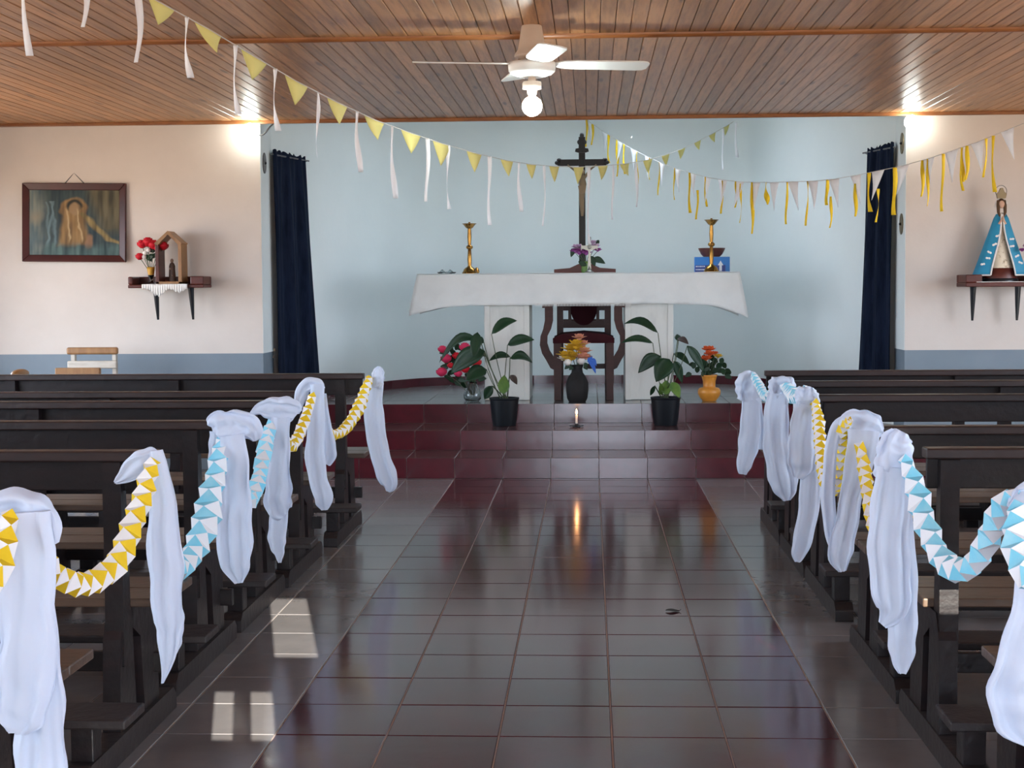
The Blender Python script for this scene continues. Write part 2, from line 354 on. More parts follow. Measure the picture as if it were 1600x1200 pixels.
wall_with_holes('wall_left', 'x', XL-.2, .2, YB-.2, YE+.37, 0, 3.1, WINL, M['cream'])
wall_with_holes('wall_right', 'x', XR, .2, YB-.2, YE+.37, 0, 3.1, WINR, M['cream'])
wall_with_holes('wall_rear', 'y', YB-.2, .2, XL, XR, 0, 3.1, DOOR + SLIT, M['cream'])
for h in WINL: portal((XL-.1, (h[0]+h[1])/2, (h[2]+h[3])/2), (0, R(-90), 0), h[3]-h[2], h[1]-h[0])
for h in WINR: portal((XR+.1, (h[0]+h[1])/2, (h[2]+h[3])/2), (0, R(90), 0), h[3]-h[2], h[1]-h[0])
for h in DOOR: portal(((h[0]+h[1])/2, YB-.1, (h[2]+h[3])/2), (R(90), 0, 0), h[1]-h[0], h[3]-h[2])
# ceiling: backing board and narrow planks in two bays
ceil = tag(MB().box(XL, XR, YB-.2, YE+.03, ZC+.012, ZC+.06).build('ceiling', M['backing']), kind='structure')
PWD = .0705; YM = 7.42
for (ya, yb) in ((YM, YE), (YB, YM)):
    L_ = yb - ya; c = .0035; wv = PWD/2 - .0012
    prof = [(-wv,.012),(-wv,c),(-wv+c,0),(wv-c,0),(wv,c),(wv,.012)]
    b = MB(); k = len(prof)
    vs_ = [(x, -L_/2, z) for x, z in prof] + [(x, L_/2, z) for x, z in prof]
    b.add(vs_, [(i, i+1, k+i+1, k+i) for i in range(k-1)] + [(5,4,3,2,1,0), (6,7,8,9,10,11)])
    me = b.mesh('ceiling_plank', M['plank'])
    n = int((XR - XL) / PWD)
    for i in range(n):
        obj_from(me, 'ceiling_plank', ceil, (XL + .03 + (i+.5)*PWD, (ya+yb)/2, ZC + rnd.uniform(-.0012, .0012)))
def bead(name, y, x0, x1, r):
    pts = [(0, .004)] + [(-r*math.cos(a), -r*math.sin(a)) for a in [math.pi*i/8 for i in range(9)]]
    return tag(MB().prism([(p[0], p[1]) for p in pts], (x0, y, ZC), (0,1,0), (0,0,1), (1,0,0), x1-x0).build(name, M['bead']), kind='structure')
bead('trim_1', YM, XL, 1.42, .022); bead('trim_2', YM+.004, 1.422, XR, .021)
tag(MB().box(XL, XR, YE-.024, YE+.002, ZC-.024, ZC+.003).build('trim_3', M['bead'], bevel=.006), kind='structure')

# ------------------------------------------------------------------ pews
PEW_T = .86
def make_pew(length, side):
    """local frame: x = 0 at the aisle end running away from the aisle (side = -1 left bank, 1 right bank), y = 0 at the rear post, +y to the altar"""
    root = thing('pew', (0,0,0), None, None)
    s = side
    def bx(b, x0, x1, y0, y1, z0, z1): return b.box(min(s*x0, s*x1), max(s*x0, s*x1), y0, y1, z0, z1)
    # top rail, back panel
    bx(MB(), -.01, length+.01, -.045, .022, PEW_T-.030, PEW_T).build('top_rail', M['pewtop'], root, bevel=.005)
    bx(MB(), .0, length, -.006, .016, PEW_T-.115, PEW_T-.029).build('back_panel', M['pew'], root, bevel=.003)
    # seat boards
    bx(MB(), .0, length, .03, .19, .405, .43).build('seat_board', M['seat'], root, bevel=.004)
    bx(MB(), .0, length, .196, .37, .405, .43).build('seat_board', M['seat'], root, bevel=.004)
    kneeler = bx(MB(), -.02, length, -.40, -.22, .175, .20).build('kneeler', M['skid'], root, bevel=.005)
    xs = [.115 if s < 0 else .055, length*.5, length-.12]
    for x in xs:
        xx = s*x
        o_ = (xx-.026, 0, 0)
        # rear post rises from seat frame to the rail, leaning slightly back
        MB().prism([(-.045,.25),(.03,.25),(.02,.60),(-.002,PEW_T-.03),(-.042,PEW_T-.03),(-.04,.60)], o_, (0,1,0), (0,0,1), (1,0,0), .052).build('post', M['pew'], root, bevel=.004)
        # near leg, far leg and the chamfered head that joins them
        MB().prism([(-.075,.07),(.085,.07),(.06,.33),(.06,.40),(-.02,.40),(-.055,.33)], (xx-.03,0,0), (0,1,0), (0,0,1), (1,0,0), .05).build('leg', M['pew'], root, bevel=.004)
        MB().prism([(.165,.07),(.315,.07),(.30,.30),(.28,.40),(.055,.40),(.055,.345),(.135,.30)], (xx-.03,0,0), (0,1,0), (0,0,1), (1,0,0), .05).build('leg', M['pew'], root, bevel=.004)
        # skid on the floor, chamfered ends
        MB().prism([(-.40,.0),(.45,.0),(.45,.045),(.42,.072),(-.37,.072),(-.40,.045)], (xx-.035,0,0), (0,1,0), (0,0,1), (1,0,0), .07).build('skid', M['skid'], root, bevel=.004)
        # short block carrying the kneeler
        MB().box(xx-.03, xx+.03, -.34, -.27, .07, .175).build('kneeler_block', M['pew'], kneeler, bevel=.003)
    bx(MB(), .05, length-.05, .26, .285, .16, .22).build('stretcher', M['pew'], root, bevel=.003)
    return root
def copy_tree(o, parent=None):
    c = o.copy(); COL.objects.link(c); c.parent = parent
    for ch in list(o.children): copy_tree(ch, c)
    return c
PEW_L = [(8.05, -1.20, 1), (7.0, -1.24, .975), (6.12, -1.25, 1), (5.20, -1.25, 1), (4.24, -1.22, 1), (3.30, -1.22, 1)]
PEW_R = [(8.15, .93, 1), (7.26, .93, 1), (6.36, .93, 1), (5.18, .93, .975), (4.28, .93, 1), (3.38, .95, 1)]
ordn = ['front row', 'second row', 'third row', 'fourth row', 'fifth row', 'rearmost row']
for bank, lst, s in (('left', PEW_L, -1), ('right', PEW_R, 1)):
    proto = None
    for i, (y, x, dz) in enumerate(lst):
        o = copy_tree(proto) if proto else make_pew(2.0, s)
        proto = proto or o
        o.location = (x, y, 0); o.scale = (1, 1, dz)
        near = ' nearest the altar' if i == 0 else ' nearest the camera' if i == 5 else ' counted from the altar'
        tag(o, f'dark wooden pew with kneeler, {ordn[i]} of the {bank} bank{near}', 'pew', f'pews of the {bank} bank')

# ------------------------------------------------------------------ tulle sashes tied to the pew ends
def cloth_piece(pts, thick=.36, folds=3, seed=0, n=30, ring=40, cap=False):
    """pts: (px, py, half width px, depth). Closed wavy loft of hanging cloth."""
    rr = random.Random(seed); ph = rr.uniform(0, 6.28); ph2 = rr.uniform(0, 6.28)
    sp = spline(pts, n); ctr = [P(p[0], p[1], p[3]) for p in sp]; b = MB(); vs_ = []
    for i, p in enumerate(sp):
        t = ctr[min(i+1, n-1)] - ctr[max(i-1, 0)]; t.y = 0; t.normalize()
        wd = Vector((-t.z, 0, t.x)); hw = max(.003, p[2] * S(p[3])); th = max(.008, min(hw * thick, .045))
        dep = Vector((0, 1, 0)); fr = i / (n - 1)
        for k in range(ring):
            a = 2*math.pi*k/ring; ca, sa = math.cos(a), math.sin(a)
            u = math.copysign(abs(ca)**.75, ca)
            wav = math.sin(folds*2.6*u + ph + fr*1.6) + .5*math.sin(folds*5.3*u + ph2 - fr*2.2)
            amp = .42 * th * min(1, .25 + fr*1.4) if not cap else .30*th
            edge = hw * (1 + .045*math.sin(9*fr*3 + ph + (0 if ca > 0 else 2)))
            off = wd * (u * edge) + dep * (sa * th * .75 + wav * amp)
            if cap: off += t * (.12*hw*math.sin(5*u + ph) ) + wd*(.07*hw*math.sin(7*fr+3*a+ph2))
            wr = mnoise.noise(Vector((u*1.6 + seed, fr*5.5*max(1, len(pts)/5), sa*.8 + seed*.37)))
            off += dep * (wr * th * .55) + wd * (wr * hw * .10)
            vs_.append(ctr[i] + off)
    m = ring
    fs = [(j*m+i, j*m+(i+1) % m, (j+1)*m+(i+1) % m, (j+1)*m+i) for j in range(n-1) for i in range(m)]
    b.add(vs_, fs, True); b.add(vs_[:m], [tuple(range(m))[::-1]], True); b.add(vs_[-m:], [tuple(range(m))], True)
    return b
def sash(label, d, base, pieces, group):
    """pieces: (name, [(px,py,hw)...], folds, cap, depth offset)"""
    p0 = P(base[0], base[1], d); root = thing('tulle_sash', p0, label, 'sash', group)
    for k, (nm, pts, folds, cap, dd) in enumerate(pieces):
        q = [(a, b_, c, d + dd) for a, b_, c in pts]
        adopt(cloth_piece(q, .55 if cap else .36, folds, seed=int(base[0])*7+k, cap=cap).build(nm, M['tulle']), root)
g = 'white tulle sashes on the pew ends'
dl = [y - .07 for y, _, _ in PEW_L]; dr = [y - .07 for y, _, _ in PEW_R]
sash('white tulle sash with one long tail on front left pew', dl[0], (590,585), [
    ('knot', [(594,573,3),(592,580,9),(590,592,11),(588,606,10)], 2, True, -.02),
    ('tail', [(589,592,10),(587,617,12),(584,642,15),(588,680,16),(594,710,16),(602,738,16),(609,757,13),(606,768,4)], 2, False, -.02)], g)
sash('white tulle sash arched into a loop on second left pew', dl[1], (490,600), [
    ('loop', [(502,610,7),(496,602,11),(485,600,11),(474,608,10),(469,624,9),(466,642,4)], 2, True, -.02),
    ('tail', [(495,600,11),(496,622,12),(493,672,14),(492,710,15),(496,747,15),(504,772,15),(506,786,13),(507,797,5)], 2, False, -.04),
    ('tail', [(506,615,4),(509,650,6),(514,690,10),(516,712,10),(511,726,5)], 2, False, .01)], g)
sash('white tulle bow with a winged knot on third left pew', dl[2], (433,630), [
    ('knot', [(392,647,3),(404,640,9),(418,638,17),(434,640,20),(452,640,19),(464,641,12),(469,644,4)], 3, True, -.02),
    ('tail', [(439,652,16),(437,690,16),(435,722,19),(435,760,22),(435,785,24),(439,800,20),(444,806,10)], 3, False, -.04),
    ('tail', [(438,760,14),(436,800,15),(433,830,15),(433,850,14),(436,866,8),(437,879,3)], 2, False, -.01)], g)
sash('white tulle bow with a square cap on fourth left pew', dl[3], (366,650), [
    ('knot', [(331,668,14),(338,664,22),(352,664,24),(370,664,24),(386,668,23),(396,676,18),(401,688,7)], 3, True, -.02),
    ('tail', [(362,680,20),(368,720,22),(368,760,24),(366,800,28),(366,835,29),(368,870,28),(371,893,20),(374,911,7)], 3, False, -.05),
    ('side_drape', [(338,675,10),(335,705,10),(334,735,9),(337,760,5)], 2, False, .01)], g)
sash('white tulle sash with a pointed tail on fifth left pew', dl[4], (246,705), [
    ('knot', [(180,754,3),(192,746,11),(210,732,21),(228,722,22),(242,718,18),(254,718,8)], 3, True, -.02),
    ('tail', [(244,704,10),(249,735,16),(253,780,22),(255,830,27),(257,880,29),(259,925,28),(262,965,25),(264,990,20),(262,1025,14),(254,1067,2)], 3, False, -.04),
    ('tail_lining', [(262,930,22),(268,970,20),(272,1000,14),(270,1020,7)], 2, False, .01)], g)
sash('large white tulle sash on the rearmost left pew', dl[5], (36,790), [
    ('knot', [(-30,812,20),(-8,806,38),(18,806,42),(42,810,44),(62,818,38),(76,830,22),(82,850,9)], 3, True, -.02),
    ('tail', [(40,800,40),(44,860,42),(44,930,46),(42,1000,50),(38,1060,50),(33,1105,44),(30,1130,36),(28,1146,18)], 4, False, -.06),
    ('tail', [(56,900,26),(62,980,32),(62,1060,38),(62,1130,42),(60,1200,44),(58,1245,38),(58,1270,15)], 3, False, -.02)], g)
sash('white tulle sash on front right pew by the orange vase', dr[0], (1172,586), [
    ('knot', [(1176,581,7),(1174,588,16),(1172,598,20),(1171,612,22),(1170,626,20)], 3, True, -.02),
    ('tail', [(1173,612,15),(1173,650,15),(1171,685,17),(1167,710,14),(1162,730,11),(1160,741,6)], 2, False, -.03),
    ('tail', [(1180,620,8),(1184,660,10),(1187,690,9),(1186,702,5)], 2, False, .0)], g)
sash('white tulle sash rounded at the foot on second right pew', dr[1], (1220,594), [
    ('knot', [(1222,589,16),(1222,596,20),(1221,608,20),(1219,620,17),(1217,632,14)], 3, True, -.02),
    ('tail', [(1216,615,17),(1213,650,19),(1213,690,20),(1218,725,21),(1224,752,22),(1228,770,16),(1230,782,6)], 3, False, -.04)], g)
sash('white tulle sash with two uneven tails on third right pew', dr[2], (1262,608), [
    ('knot', [(1260,605,12),(1260,613,16),(1261,626,19),(1258,640,17)], 3, True, -.03),
    ('tail', [(1258,632,17),(1255,665,20),(1253,700,23),(1252,730,21),(1246,747,8)], 3, False, -.04),
    ('tail', [(1268,640,10),(1267,700,15),(1266,760,17),(1263,800,16),(1255,840,15),(1248,865,12),(1246,878,5)], 2, False, -.02)], g)
sash('white tulle sash folded into a wide loop on fourth right pew', dr[3], (1348,645), [
    ('knot', [(1316,668,9),(1326,660,18),(1342,662,23),(1358,666,24),(1370,672,18),(1379,676,6)], 3, True, -.03),
    ('tail', [(1350,672,24),(1346,705,24),(1338,740,21),(1329,780,18),(1322,820,19),(1314,850,20),(1312,872,18),(1316,893,6)], 3, False, -.05),
    ('side_drape', [(1322,652,5),(1310,664,9),(1301,690,10),(1296,730,10),(1294,780,11),(1298,830,10),(1304,860,6)], 2, False, -.01)], g)
sash('white tulle sash with a long rounded tail on fifth right pew', dr[4], (1400,690), [
    ('knot', [(1406,674,13),(1402,682,21),(1399,694,26),(1398,712,31),(1396,732,31),(1394,746,26)], 3, True, -.03),
    ('tail', [(1398,730,28),(1394,770,30),(1389,820,32),(1388,870,33),(1392,920,31),(1394,955,24),(1378,976,8)], 4, False, -.05),
    ('tail', [(1406,800,18),(1408,880,24),(1410,950,24),(1410,1000,22),(1410,1030,18),(1410,1052,7)], 2, False, -.02)], g)
sash('wide white tulle sash on the rearmost right pew', dr[5], (1612,780), [
    ('knot', [(1580,800,16),(1594,796,34),(1615,794,44),(1640,800,46),(1664,810,28)], 3, True, -.03),
    ('tail', [(1624,800,36),(1636,880,46),(1634,950,54),(1624,1010,60),(1614,1060,68),(1610,1092,68),(1614,1125,56),(1624,1158,26)], 4, False, -.06)], g)

# ------------------------------------------------------------------ folded paper garlands between the sashes
def garland(label, pts, m, group):
    """pts (px,py,half width px,depth): two paper strips folded over each other"""
    ctr = [P(p[0], p[1], p[3]) for p in pts]; rad = [p[2]*S(p[3]) for p in pts]
    L_ = sum((ctr[i+1]-ctr[i]).length for i in range(len(ctr)-1)); rm = sum(rad)/len(rad)
    n = max(6, int(L_ / (rm * 1.4))); sp = spline([(*c, r) for c, r in zip(ctr, rad)], n)
    root = thing('paper_garland', ctr[0], label, 'garland', group); A, B = MB(), MB(); rings = []
    rr = random.Random(len(label)*31 + n); ref = Vector((0,1,0)); ph = rr.uniform(0, 2)
    for i, p in enumerate(sp):
        c = Vector(p[:3]); t = (Vector(sp[min(i+1,n-1)][:3]) - Vector(sp[max(i-1,0)][:3])).normalized()
        a = (ref - t*ref.dot(t)).normalized(); ref = a; b2 = t.cross(a).normalized()
        tw = i * math.pi / 3 + ph + rr.uniform(-.12,.12)
        rings.append([c + t*rr.uniform(-.12,.12)*p[3] + (a*math.cos(tw + k*2*math.pi/3) + b2*math.sin(tw + k*2*math.pi/3)) * p[3] * rr.uniform(1.10,1.45) for k in range(3)])
    for i in range(n-1):
        for k in range(3):
            q0, q1 = rings[i][k], rings[i][(k+1) % 3]; r0, r1 = rings[i+1][k], rings[i+1][(k+1) % 3]
            E, G = (A, B) if i % 2 else (B, A)
            E.add([q0,q1,r0],[(0,1,2)]); G.add([q1,r1,r0],[(0,1,2)])
    adopt(A.build('coloured_strip', M[m]), root); adopt(B.build('white_strip', M['wpap']), root)
    return root
g = 'folded paper garlands between the sashes'
garland('yellow and white folded garland sagging towards the fifth left sash', [(60,830,10,3.22),(74,880,15,3.3),(98,905,16,3.45),(130,912,16,3.6),(165,897,17,3.75),(194,858,17,3.88),(212,808,16,3.98),(226,762,14,4.05),(240,720,9,4.1)], 'yel', g)
garland('yellow and white folded garland at the photo edge beside the rearmost left sash', [(14,800,10,3.16),(8,850,17,3.1),(-6,900,17,3.0),(-34,940,17,2.92),(-70,950,17,2.85)], 'yel', g)
garland('light blue and white folded garland hanging below the fourth left sash', [(236,725,8,4.16),(246,810,12,4.28),(264,872,14,4.42),(284,888,14,4.55),(302,866,16,4.68),(318,826,18,4.8),(330,780,17,4.92),(338,738,15,5.02),(346,700,12,5.1),(352,680,7,5.14)], 'ltb', g)
garland('light blue and white folded garland beside the third left sash', [(364,690,7,5.18),(376,750,9,5.35),(390,784,10,5.5),(400,764,11,5.62),(406,738,10,5.75),(413,708,11,5.88),(418,682,11,5.98),(428,655,7,6.05)], 'ltb', g)
garland('yellow and white folded garland rising to the second left sash', [(440,655,5,6.12),(448,688,6,6.25),(456,698,7,6.35),(465,684,8,6.48),(474,662,8,6.6),(482,640,7,6.7),(488,618,6,6.78)], 'yel', g)
garland('yellow and white folded garland sagging to the front left sash', [(500,615,5,6.9),(506,655,6,7.05),(514,676,7,7.2),(526,679,7,7.35),(540,670,8,7.5),(553,651,8,7.65),(564,630,8,7.78),(571,608,7,7.88),(578,590,5,7.95)], 'yel', g)
garland('light blue and white garland between first and second right sash', [(1177,585,4,8.04),(1184,598,6,7.9),(1191,612,6,7.75),(1198,621,6,7.6),(1206,612,6,7.4),(1212,600,5,7.3)], 'ltb', g)
garland('light blue and white garland between second and third right sash', [(1222,600,5,7.22),(1232,608,8,7.05),(1239,616,10,6.9),(1246,622,9,6.7),(1254,615,6,6.5),(1258,608,5,6.38)], 'ltb', g)
garland('yellow and white garland between third and fourth right sash', [(1268,615,5,6.3),(1276,640,7,6.2),(1280,670,8,6.05),(1282,705,8,5.9),(1287,742,8,5.7),(1297,768,8,5.5),(1309,752,8,5.35),(1314,712,8,5.2),(1316,675,8,5.1),(1328,655,5,5.02)], 'yel', g)
garland('yellow and white garland between fourth and fifth right sash', [(1340,680,6,5.08),(1350,730,9,4.98),(1355,768,9,4.88),(1362,815,9,4.75),(1382,862,9,4.6),(1404,850,9,4.45),(1417,805,9,4.35),(1418,768,9,4.3),(1408,715,6,4.26)], 'yel', g)
garland('light blue and white garland sagging before the fifth right pew', [(1412,715,8,4.14),(1428,752,14,4.08),(1440,795,15,4.0),(1453,838,15,3.9),(1472,874,16,3.8),(1496,892,16,3.68),(1521,882,16,3.58),(1541,850,16,3.48),(1556,812,16,3.4),(1574,783,16,3.32),(1600,776,10,3.28)], 'ltb', g)
garland('light blue and white garland at the photo edge beside the rearmost right sash', [(1592,790,12,3.2),(1588,820,17,3.14),(1587,855,17,3.08),(1596,890,16,3.0),(1624,915,16,2.93),(1660,915,16,2.86)], 'ltb', g)

# ------------------------------------------------------------------ altar
DT = 11.93
altar = thing('altar_table', (-.09, 12.25, .425), 'white altar table on two broad slab legs', 'altar')
for x0, x1 in ((-.82,-.467), (.273,.646)):
    lg = adopt(MB().box(x0, x1, DT, 12.50, .427, 1.375).build('slab_leg', M['pillar'], bevel=.006), altar)
    for a, b_ in ((x0, x0+.045), (x1-.045, x1)):
        MB().box(a+.002, b_, DT-.008, DT+.004, .427, 1.36).build('edge_strip', M['pillar'], lg, bevel=.003)
adopt(MB().box(-1.28, 1.11, DT-.03, 12.56, 1.365, 1.402).build('table_top', M['pillar'], bevel=.006), altar)
# cloth: top sheet, front / rear fall and the pointed hanging corners
def altar_cloth():
    x0, x1, y0, y1, zt = -1.335, 1.150, DT-.055, 12.60, 1.412
    b = MB(); nx = 90
    def xs(i): return x0 + (x1-x0)*i/nx
    wv = lambda x, q: 0.030*mnoise.noise(Vector((x*5, q*1.2, 3))) + .020*mnoise.noise(Vector((x*13+q*3, q*2, 9))) + .006*max(0, math.sin(6*x+q*2.5))**6
    front = []
    for j in range(13):
        q = j/12; row = []
        for i in range(nx+1):
            x = xs(i); e = min(i, nx-i)/nx
            drop = .235 + .012*abs(x)**2 + .003*math.sin(9*x) + (.10 if x > 0 else .06)*max(0, 1-e*9)**1.5
            xo = (-1 if i < nx/2 else 1) * .065*q*max(0, 1-e*7)
            row.append((x+xo, y0 - .012*q - wv(x, q)*q*1.3, zt - .004 - drop*q))
        front.append(row)
    back = [[(p[0], y1 + (y0-p[1]), p[2]) for p in r] for r in front]
    top = []
    for j in range(5):
        top.append([(xs(i), y0 + (y1-y0)*j/4, zt + .0012*math.sin(14*xs(i)+j)) for i in range(nx+1)])
    b.grid(front, flip=False); b.grid(top, flip=True); b.grid(back, flip=True)
    for side, xx in ((-1, x0), (1, x1)):
        rows_ = []
        for j in range(13):
            q = j/12; row = []
            for i in range(25):
                y = y0 + (y1-y0)*i/24; e = min(i, 24-i)/24
                drop = .20 + (.10 if side > 0 else .06)*max(0, 1-e*5)**1.5 + (.035 if side > 0 else .035)
                row.append((xx + side*(.065*q*(.75+.25*math.cos(math.pi*2*i/24*2)) ), y - (.012*q if i == 0 else 0) , zt - .004 - drop*q))
            rows_.append(row)
        b.grid(rows_, flip=side > 0)
    return b
ac = altar_cloth().build('altar_cloth', M['cloth'], solid=.004)
tag(ac, 'long white cloth draped over the altar table', 'tablecloth')
# small fringe along the hem
fr = MB()
for i in range(120):
    x = -.42 + i*.0062
    fr.box(x-.0014, x+.0014, DT-.078, DT-.073, 1.158, 1.182)
tag(adopt(fr.build('hem_fringe', M['lace']), ac), kind='stuff'); bpy.data.objects['hem_fringe'].matrix_parent_inverse = Matrix()

# armchair behind the altar
cx = (P(912, 500, 12).x); cz = .425
ch = thing('armchair', (cx, 12.1, cz), 'carved dark red wooden armchair with velvet seat behind the altar', 'chair')
def cpart(b, nm, m, bev=.004): return adopt(b.build(nm, M[m], bevel=bev), ch)
q = lambda px, py, d=11.98: (P(px, py, d).x, P(px, py, d).z)
for s_, px in ((-1, 871.5), (1, 953)):
    x = P(px, 600, 11.95).x
    cpart(MB().prism([(-.028,0),(.028,0),(.026,.12),(.033,.16),(.030,.20),(.030,.47),(-.030,.47),(-.030,.20),(-.033,.16),(-.026,.12)], (x,11.90,cz+.002), (1,0,0), (0,0,1), (0,1,0), .055), 'leg', 'redwood')
    xb = P(px + (4 if s_ < 0 else -3), 600, 12.35).x
    cpart(MB().prism([(-.024,0),(.024,0),(.026,.47),(.024,.90),(-.024,.90),(-.026,.47)], (xb,12.38,cz+.002), (1,0,0), (0,0,1), (0,1,0), .05), 'leg', 'redwood')
    # scrolled arm support drawn as a flat curved board
    out = [(0,.235),(-.03,.25),(-.062,.31),(-.095,.365),(-.112,.43),(-.106,.50),(-.085,.555),(-.072,.62),(-.072,.72),(-.008,.72),(-.008,.62),(-.024,.555),(-.052,.50),(-.054,.445),(-.036,.39),(-.008,.345),(.0,.33)]
    x_e = x + s_*.026
    cpart(MB().prism([(p[0]*-s_, p[1]) if s_ > 0 else p for p in out], (x_e, 11.94, cz), (1,0,0), (0,0,1), (0,1,0), .04), 'arm_support', 'redwood', .006)
    xa = x_e + s_*.050
    cpart(MB().prism([(-.04,0),(.04,0),(.034,.55),(-.034,.55)], (xa, 11.86, cz+.72), (1,0,0), (0,1,0), (0,0,1), .03), 'armrest', 'redwood', .008)
xl, xr = P(871.5, 600, 11.95).x, P(953, 600, 11.95).x
cpart(MB().prism([(xl-.035,.445),(xr+.035,.445),(xr+.035,.485),(xr-.03,.515),((xl+xr)/2,.53),(xl+.03,.515),(xl-.035,.485)], (0,11.885,cz), (1,0,0), (0,0,1), (0,1,0), .53), 'seat_cushion', 'velvet', .015)
cpart(MB().box(xl, xr, 12.395, 12.425, cz+.55, cz+.62), 'back_rail', 'redwood')
cpart(MB().prism([(xl+.02,.56),(xr-.02,.56),(xr-.02,.60),(xr-.1,.625),((xl+xr)/2+.10,.60),((xl+xr)/2-.10,.60),(xl+.1,.625),(xl+.02,.60)], (0,12.385,cz), (1,0,0), (0,0,1), (0,1,0), .02), 'back_moulding', 'redwood')
cpart(MB().box(xl, xr, 12.395, 12.425, cz+.69, cz+.90), 'back_rail', 'redwood')
xm = (xl+xr)/2
cpart(MB().prism([(xm+.105*math.cos(a), .70 + .13*math.sin(a)) for a in [math.pi + math.pi*i/14 for i in range(15)]] + [(xm+.105,.90),(xm-.105,.90)], (0,12.36,cz), (1,0,0), (0,0,1), (0,1,0), .04), 'back_pad', 'velvet', .012)
cpart(MB().box(xm+.10, xm+.125, 12.39, 12.41, cz+.6, cz+.9), 'back_slat', 'redwood'); cpart(MB().box(xm-.125, xm-.10, 12.39, 12.41, cz+.6, cz+.9), 'back_slat', 'redwood')
cpart(MB().box(xm, xr, 12.39, 12.42, cz+.22, cz+.26), 'stretcher', 'redwood'); cpart(MB().ball((xm+.003,12.357,cz+.725), .006), 'button', 'brass', 0)

# candlesticks
def candlestick(px, py_top, py_bot, d, label):
    o = P(px, py_bot, d); z0 = 1.4155; h = P(px, py_top, d).z - z0
    root = thing('candlestick', (o.x, d, z0), label, 'candlestick', 'brass candlesticks on the altar')
    k = h/.42
    MB().lathe([(.060,0),(.060,.008),(.052,.02),(.048,.032),(.035,.045),(.022,.052),(.016,.06)]).build('foot', M['brass'], root)
    MB().lathe([(.013,.055*k),(.017,.12*k),(.013,.195*k),(.012,.20*k)]).lathe([(.012,.232*k),(.0165,.30*k),(.013,.365*k),(.015,.375*k)]).build('shaft', M['brass'], root)
    MB().lathe([(.010,.195*k),(.024,.205*k),(.028,.215*k),(.024,.225*k),(.010,.235*k)]).build('knop', M['brass'], root)
    MB().lathe([(.012,.365*k),(.026,.372*k),(.036,.385*k),(.050,.402*k),(.058,.405*k),(.055,.408*k),(.03,.395*k),(.008,.395*k),(.008,.42*k)]).build('drip_pan', M['brass'], root)
candlestick(734, 347, 430, 12.12, 'tall brass candlestick standing alone at one end of the altar')
candlestick(1111.5, 341, 427, 12.12, 'tall brass candlestick standing before the blue box on the altar')
# little brass pot and clear cruets beside the first candlestick
o = P(745, 428, 12.2); lp = thing('small_pot', (o.x, 12.2, 1.4155), 'tiny brass pot beside the lone candlestick', 'pot')
MB().lathe([(.012,0),(.020,.008),(.022,.02),(.016,.032),(.018,.036)], n=16).build('body', M['brass'], lp); MB().lathe([(.018,.036),(.010,.044),(.003,.05)], n=16).build('lid', M['brass'], lp)
o = P(697, 428, 12.15); gt = thing('glass_cruet_tray', (o.x, 12.2, 1.4155), 'low clear glass dish and stoppers at the altar edge', 'dish')
MB().lathe([(.06,0),(.07,.004),(.078,.014),(.074,.014),(.06,.006),(.001,.005)]).build('dish', M['glass'], gt)
for k, x in enumerate((-.035, .03)): MB().lathe([(.018,0),(.02,.012),(.012,.02),(.006,.026)], (x,0,.007), 14).build('stopper', M['glass'], gt)
# blue box with printed arrow, wooden bowl on top
bxc = P(1113, 420, 12.3); bw = 27*S(12.3); bx_ = thing('blue_box', (bxc.x, 12.34, 1.4155), 'small blue cardboard box with a white arrow on the altar', 'box')
MB().box(-bw, bw, -.04, .04, 0, .120).build('carton', M['bluebox'], bx_, bevel=.002)
MB().box(-bw+.001, bw-.035, -.0412, -.039, .002, .055).build('dark_band', M['dblue'], bx_)
MB().prism([(-.010,0),(.010,0),(.010,.045),(.022,.045),(0,.082),(-.022,.045),(-.010,.045)], (bw*.47,-.0415,.008), (1,0,0), (0,0,1), (0,-1,0), .001).build('arrow', M['print_'], bx_)
tb = MB()
for r_, zz in enumerate((.040, .015)):
    for i in range(7): tb.box(-bw+.008+i*.0105, -bw+.008+i*.0105+(.006 if (i+r_) % 3 else .008), -.0425, -.0415, zz, zz+.009)
tag(tb.build('printed_lines', M['print_'], bx_), kind='stuff')
MB().box(bw-.032, bw-.002, -.0418, -.041, .002, .118).build('side_flap', M['bluebox'], bx_)
o = P(1112, 402, 12.34); bo = thing('wooden_bowl', (o.x, 12.34, 1.5375), 'dark wooden bowl resting on the blue box', 'bowl')
MB().lathe([(.065,0),(.085,.02),(.103,.055),(.108,.068),(.100,.068),(.080,.025),(.05,.01),(.001,.01)], n=28).build('bowl', M['mahog'], bo)

# crucifix
co = P(910, 420, 12.36); cr = thing('crucifix', (co.x, 12.36, 1.4155), 'tall dark wooden crucifix with a bronze figure on the altar', 'crucifix')
z = lambda py: P(911, py, 12.36).z - 1.4155
xx = lambda px: P(px, 250, 12.36).x - co.x
MB().prism([(-.245,0),(.245,0),(.245,.030),(.12,.040),(.05,.072),(-.05,.072),(-.12,.040),(-.245,.030)], (.02,-.09,0), (1,0,0), (0,0,1), (0,1,0), .18).build('foot', M['mahog'], cr, bevel=.004)
MB().box(-.026, .026, -.02, .02, .06, z(214)).build('upright', M['ebony'], cr, bevel=.004)
MB().box(-.175, .175, -.018, .018, z(259), z(249)).build('crossbar', M['ebony'], cr, bevel=.003)
for sx in (-1, 1):
    tf = MB()
    for dx, dzz in ((.198,0),(.182,.020),(.182,-.008)): tf.ball((sx*dx,0,z(254)+dzz), .020, .017, .017)
    tf.build('trefoil_end', M['ebony'], cr)
tf = MB(); tf.ball((0,0,z(212)), .018, .015, .026); tf.ball((-.018,0,z(222)), .020, .015, .022); tf.ball((.018,0,z(222)), .020, .015, .022)
tf.build('trefoil_end', M['ebony'], cr)
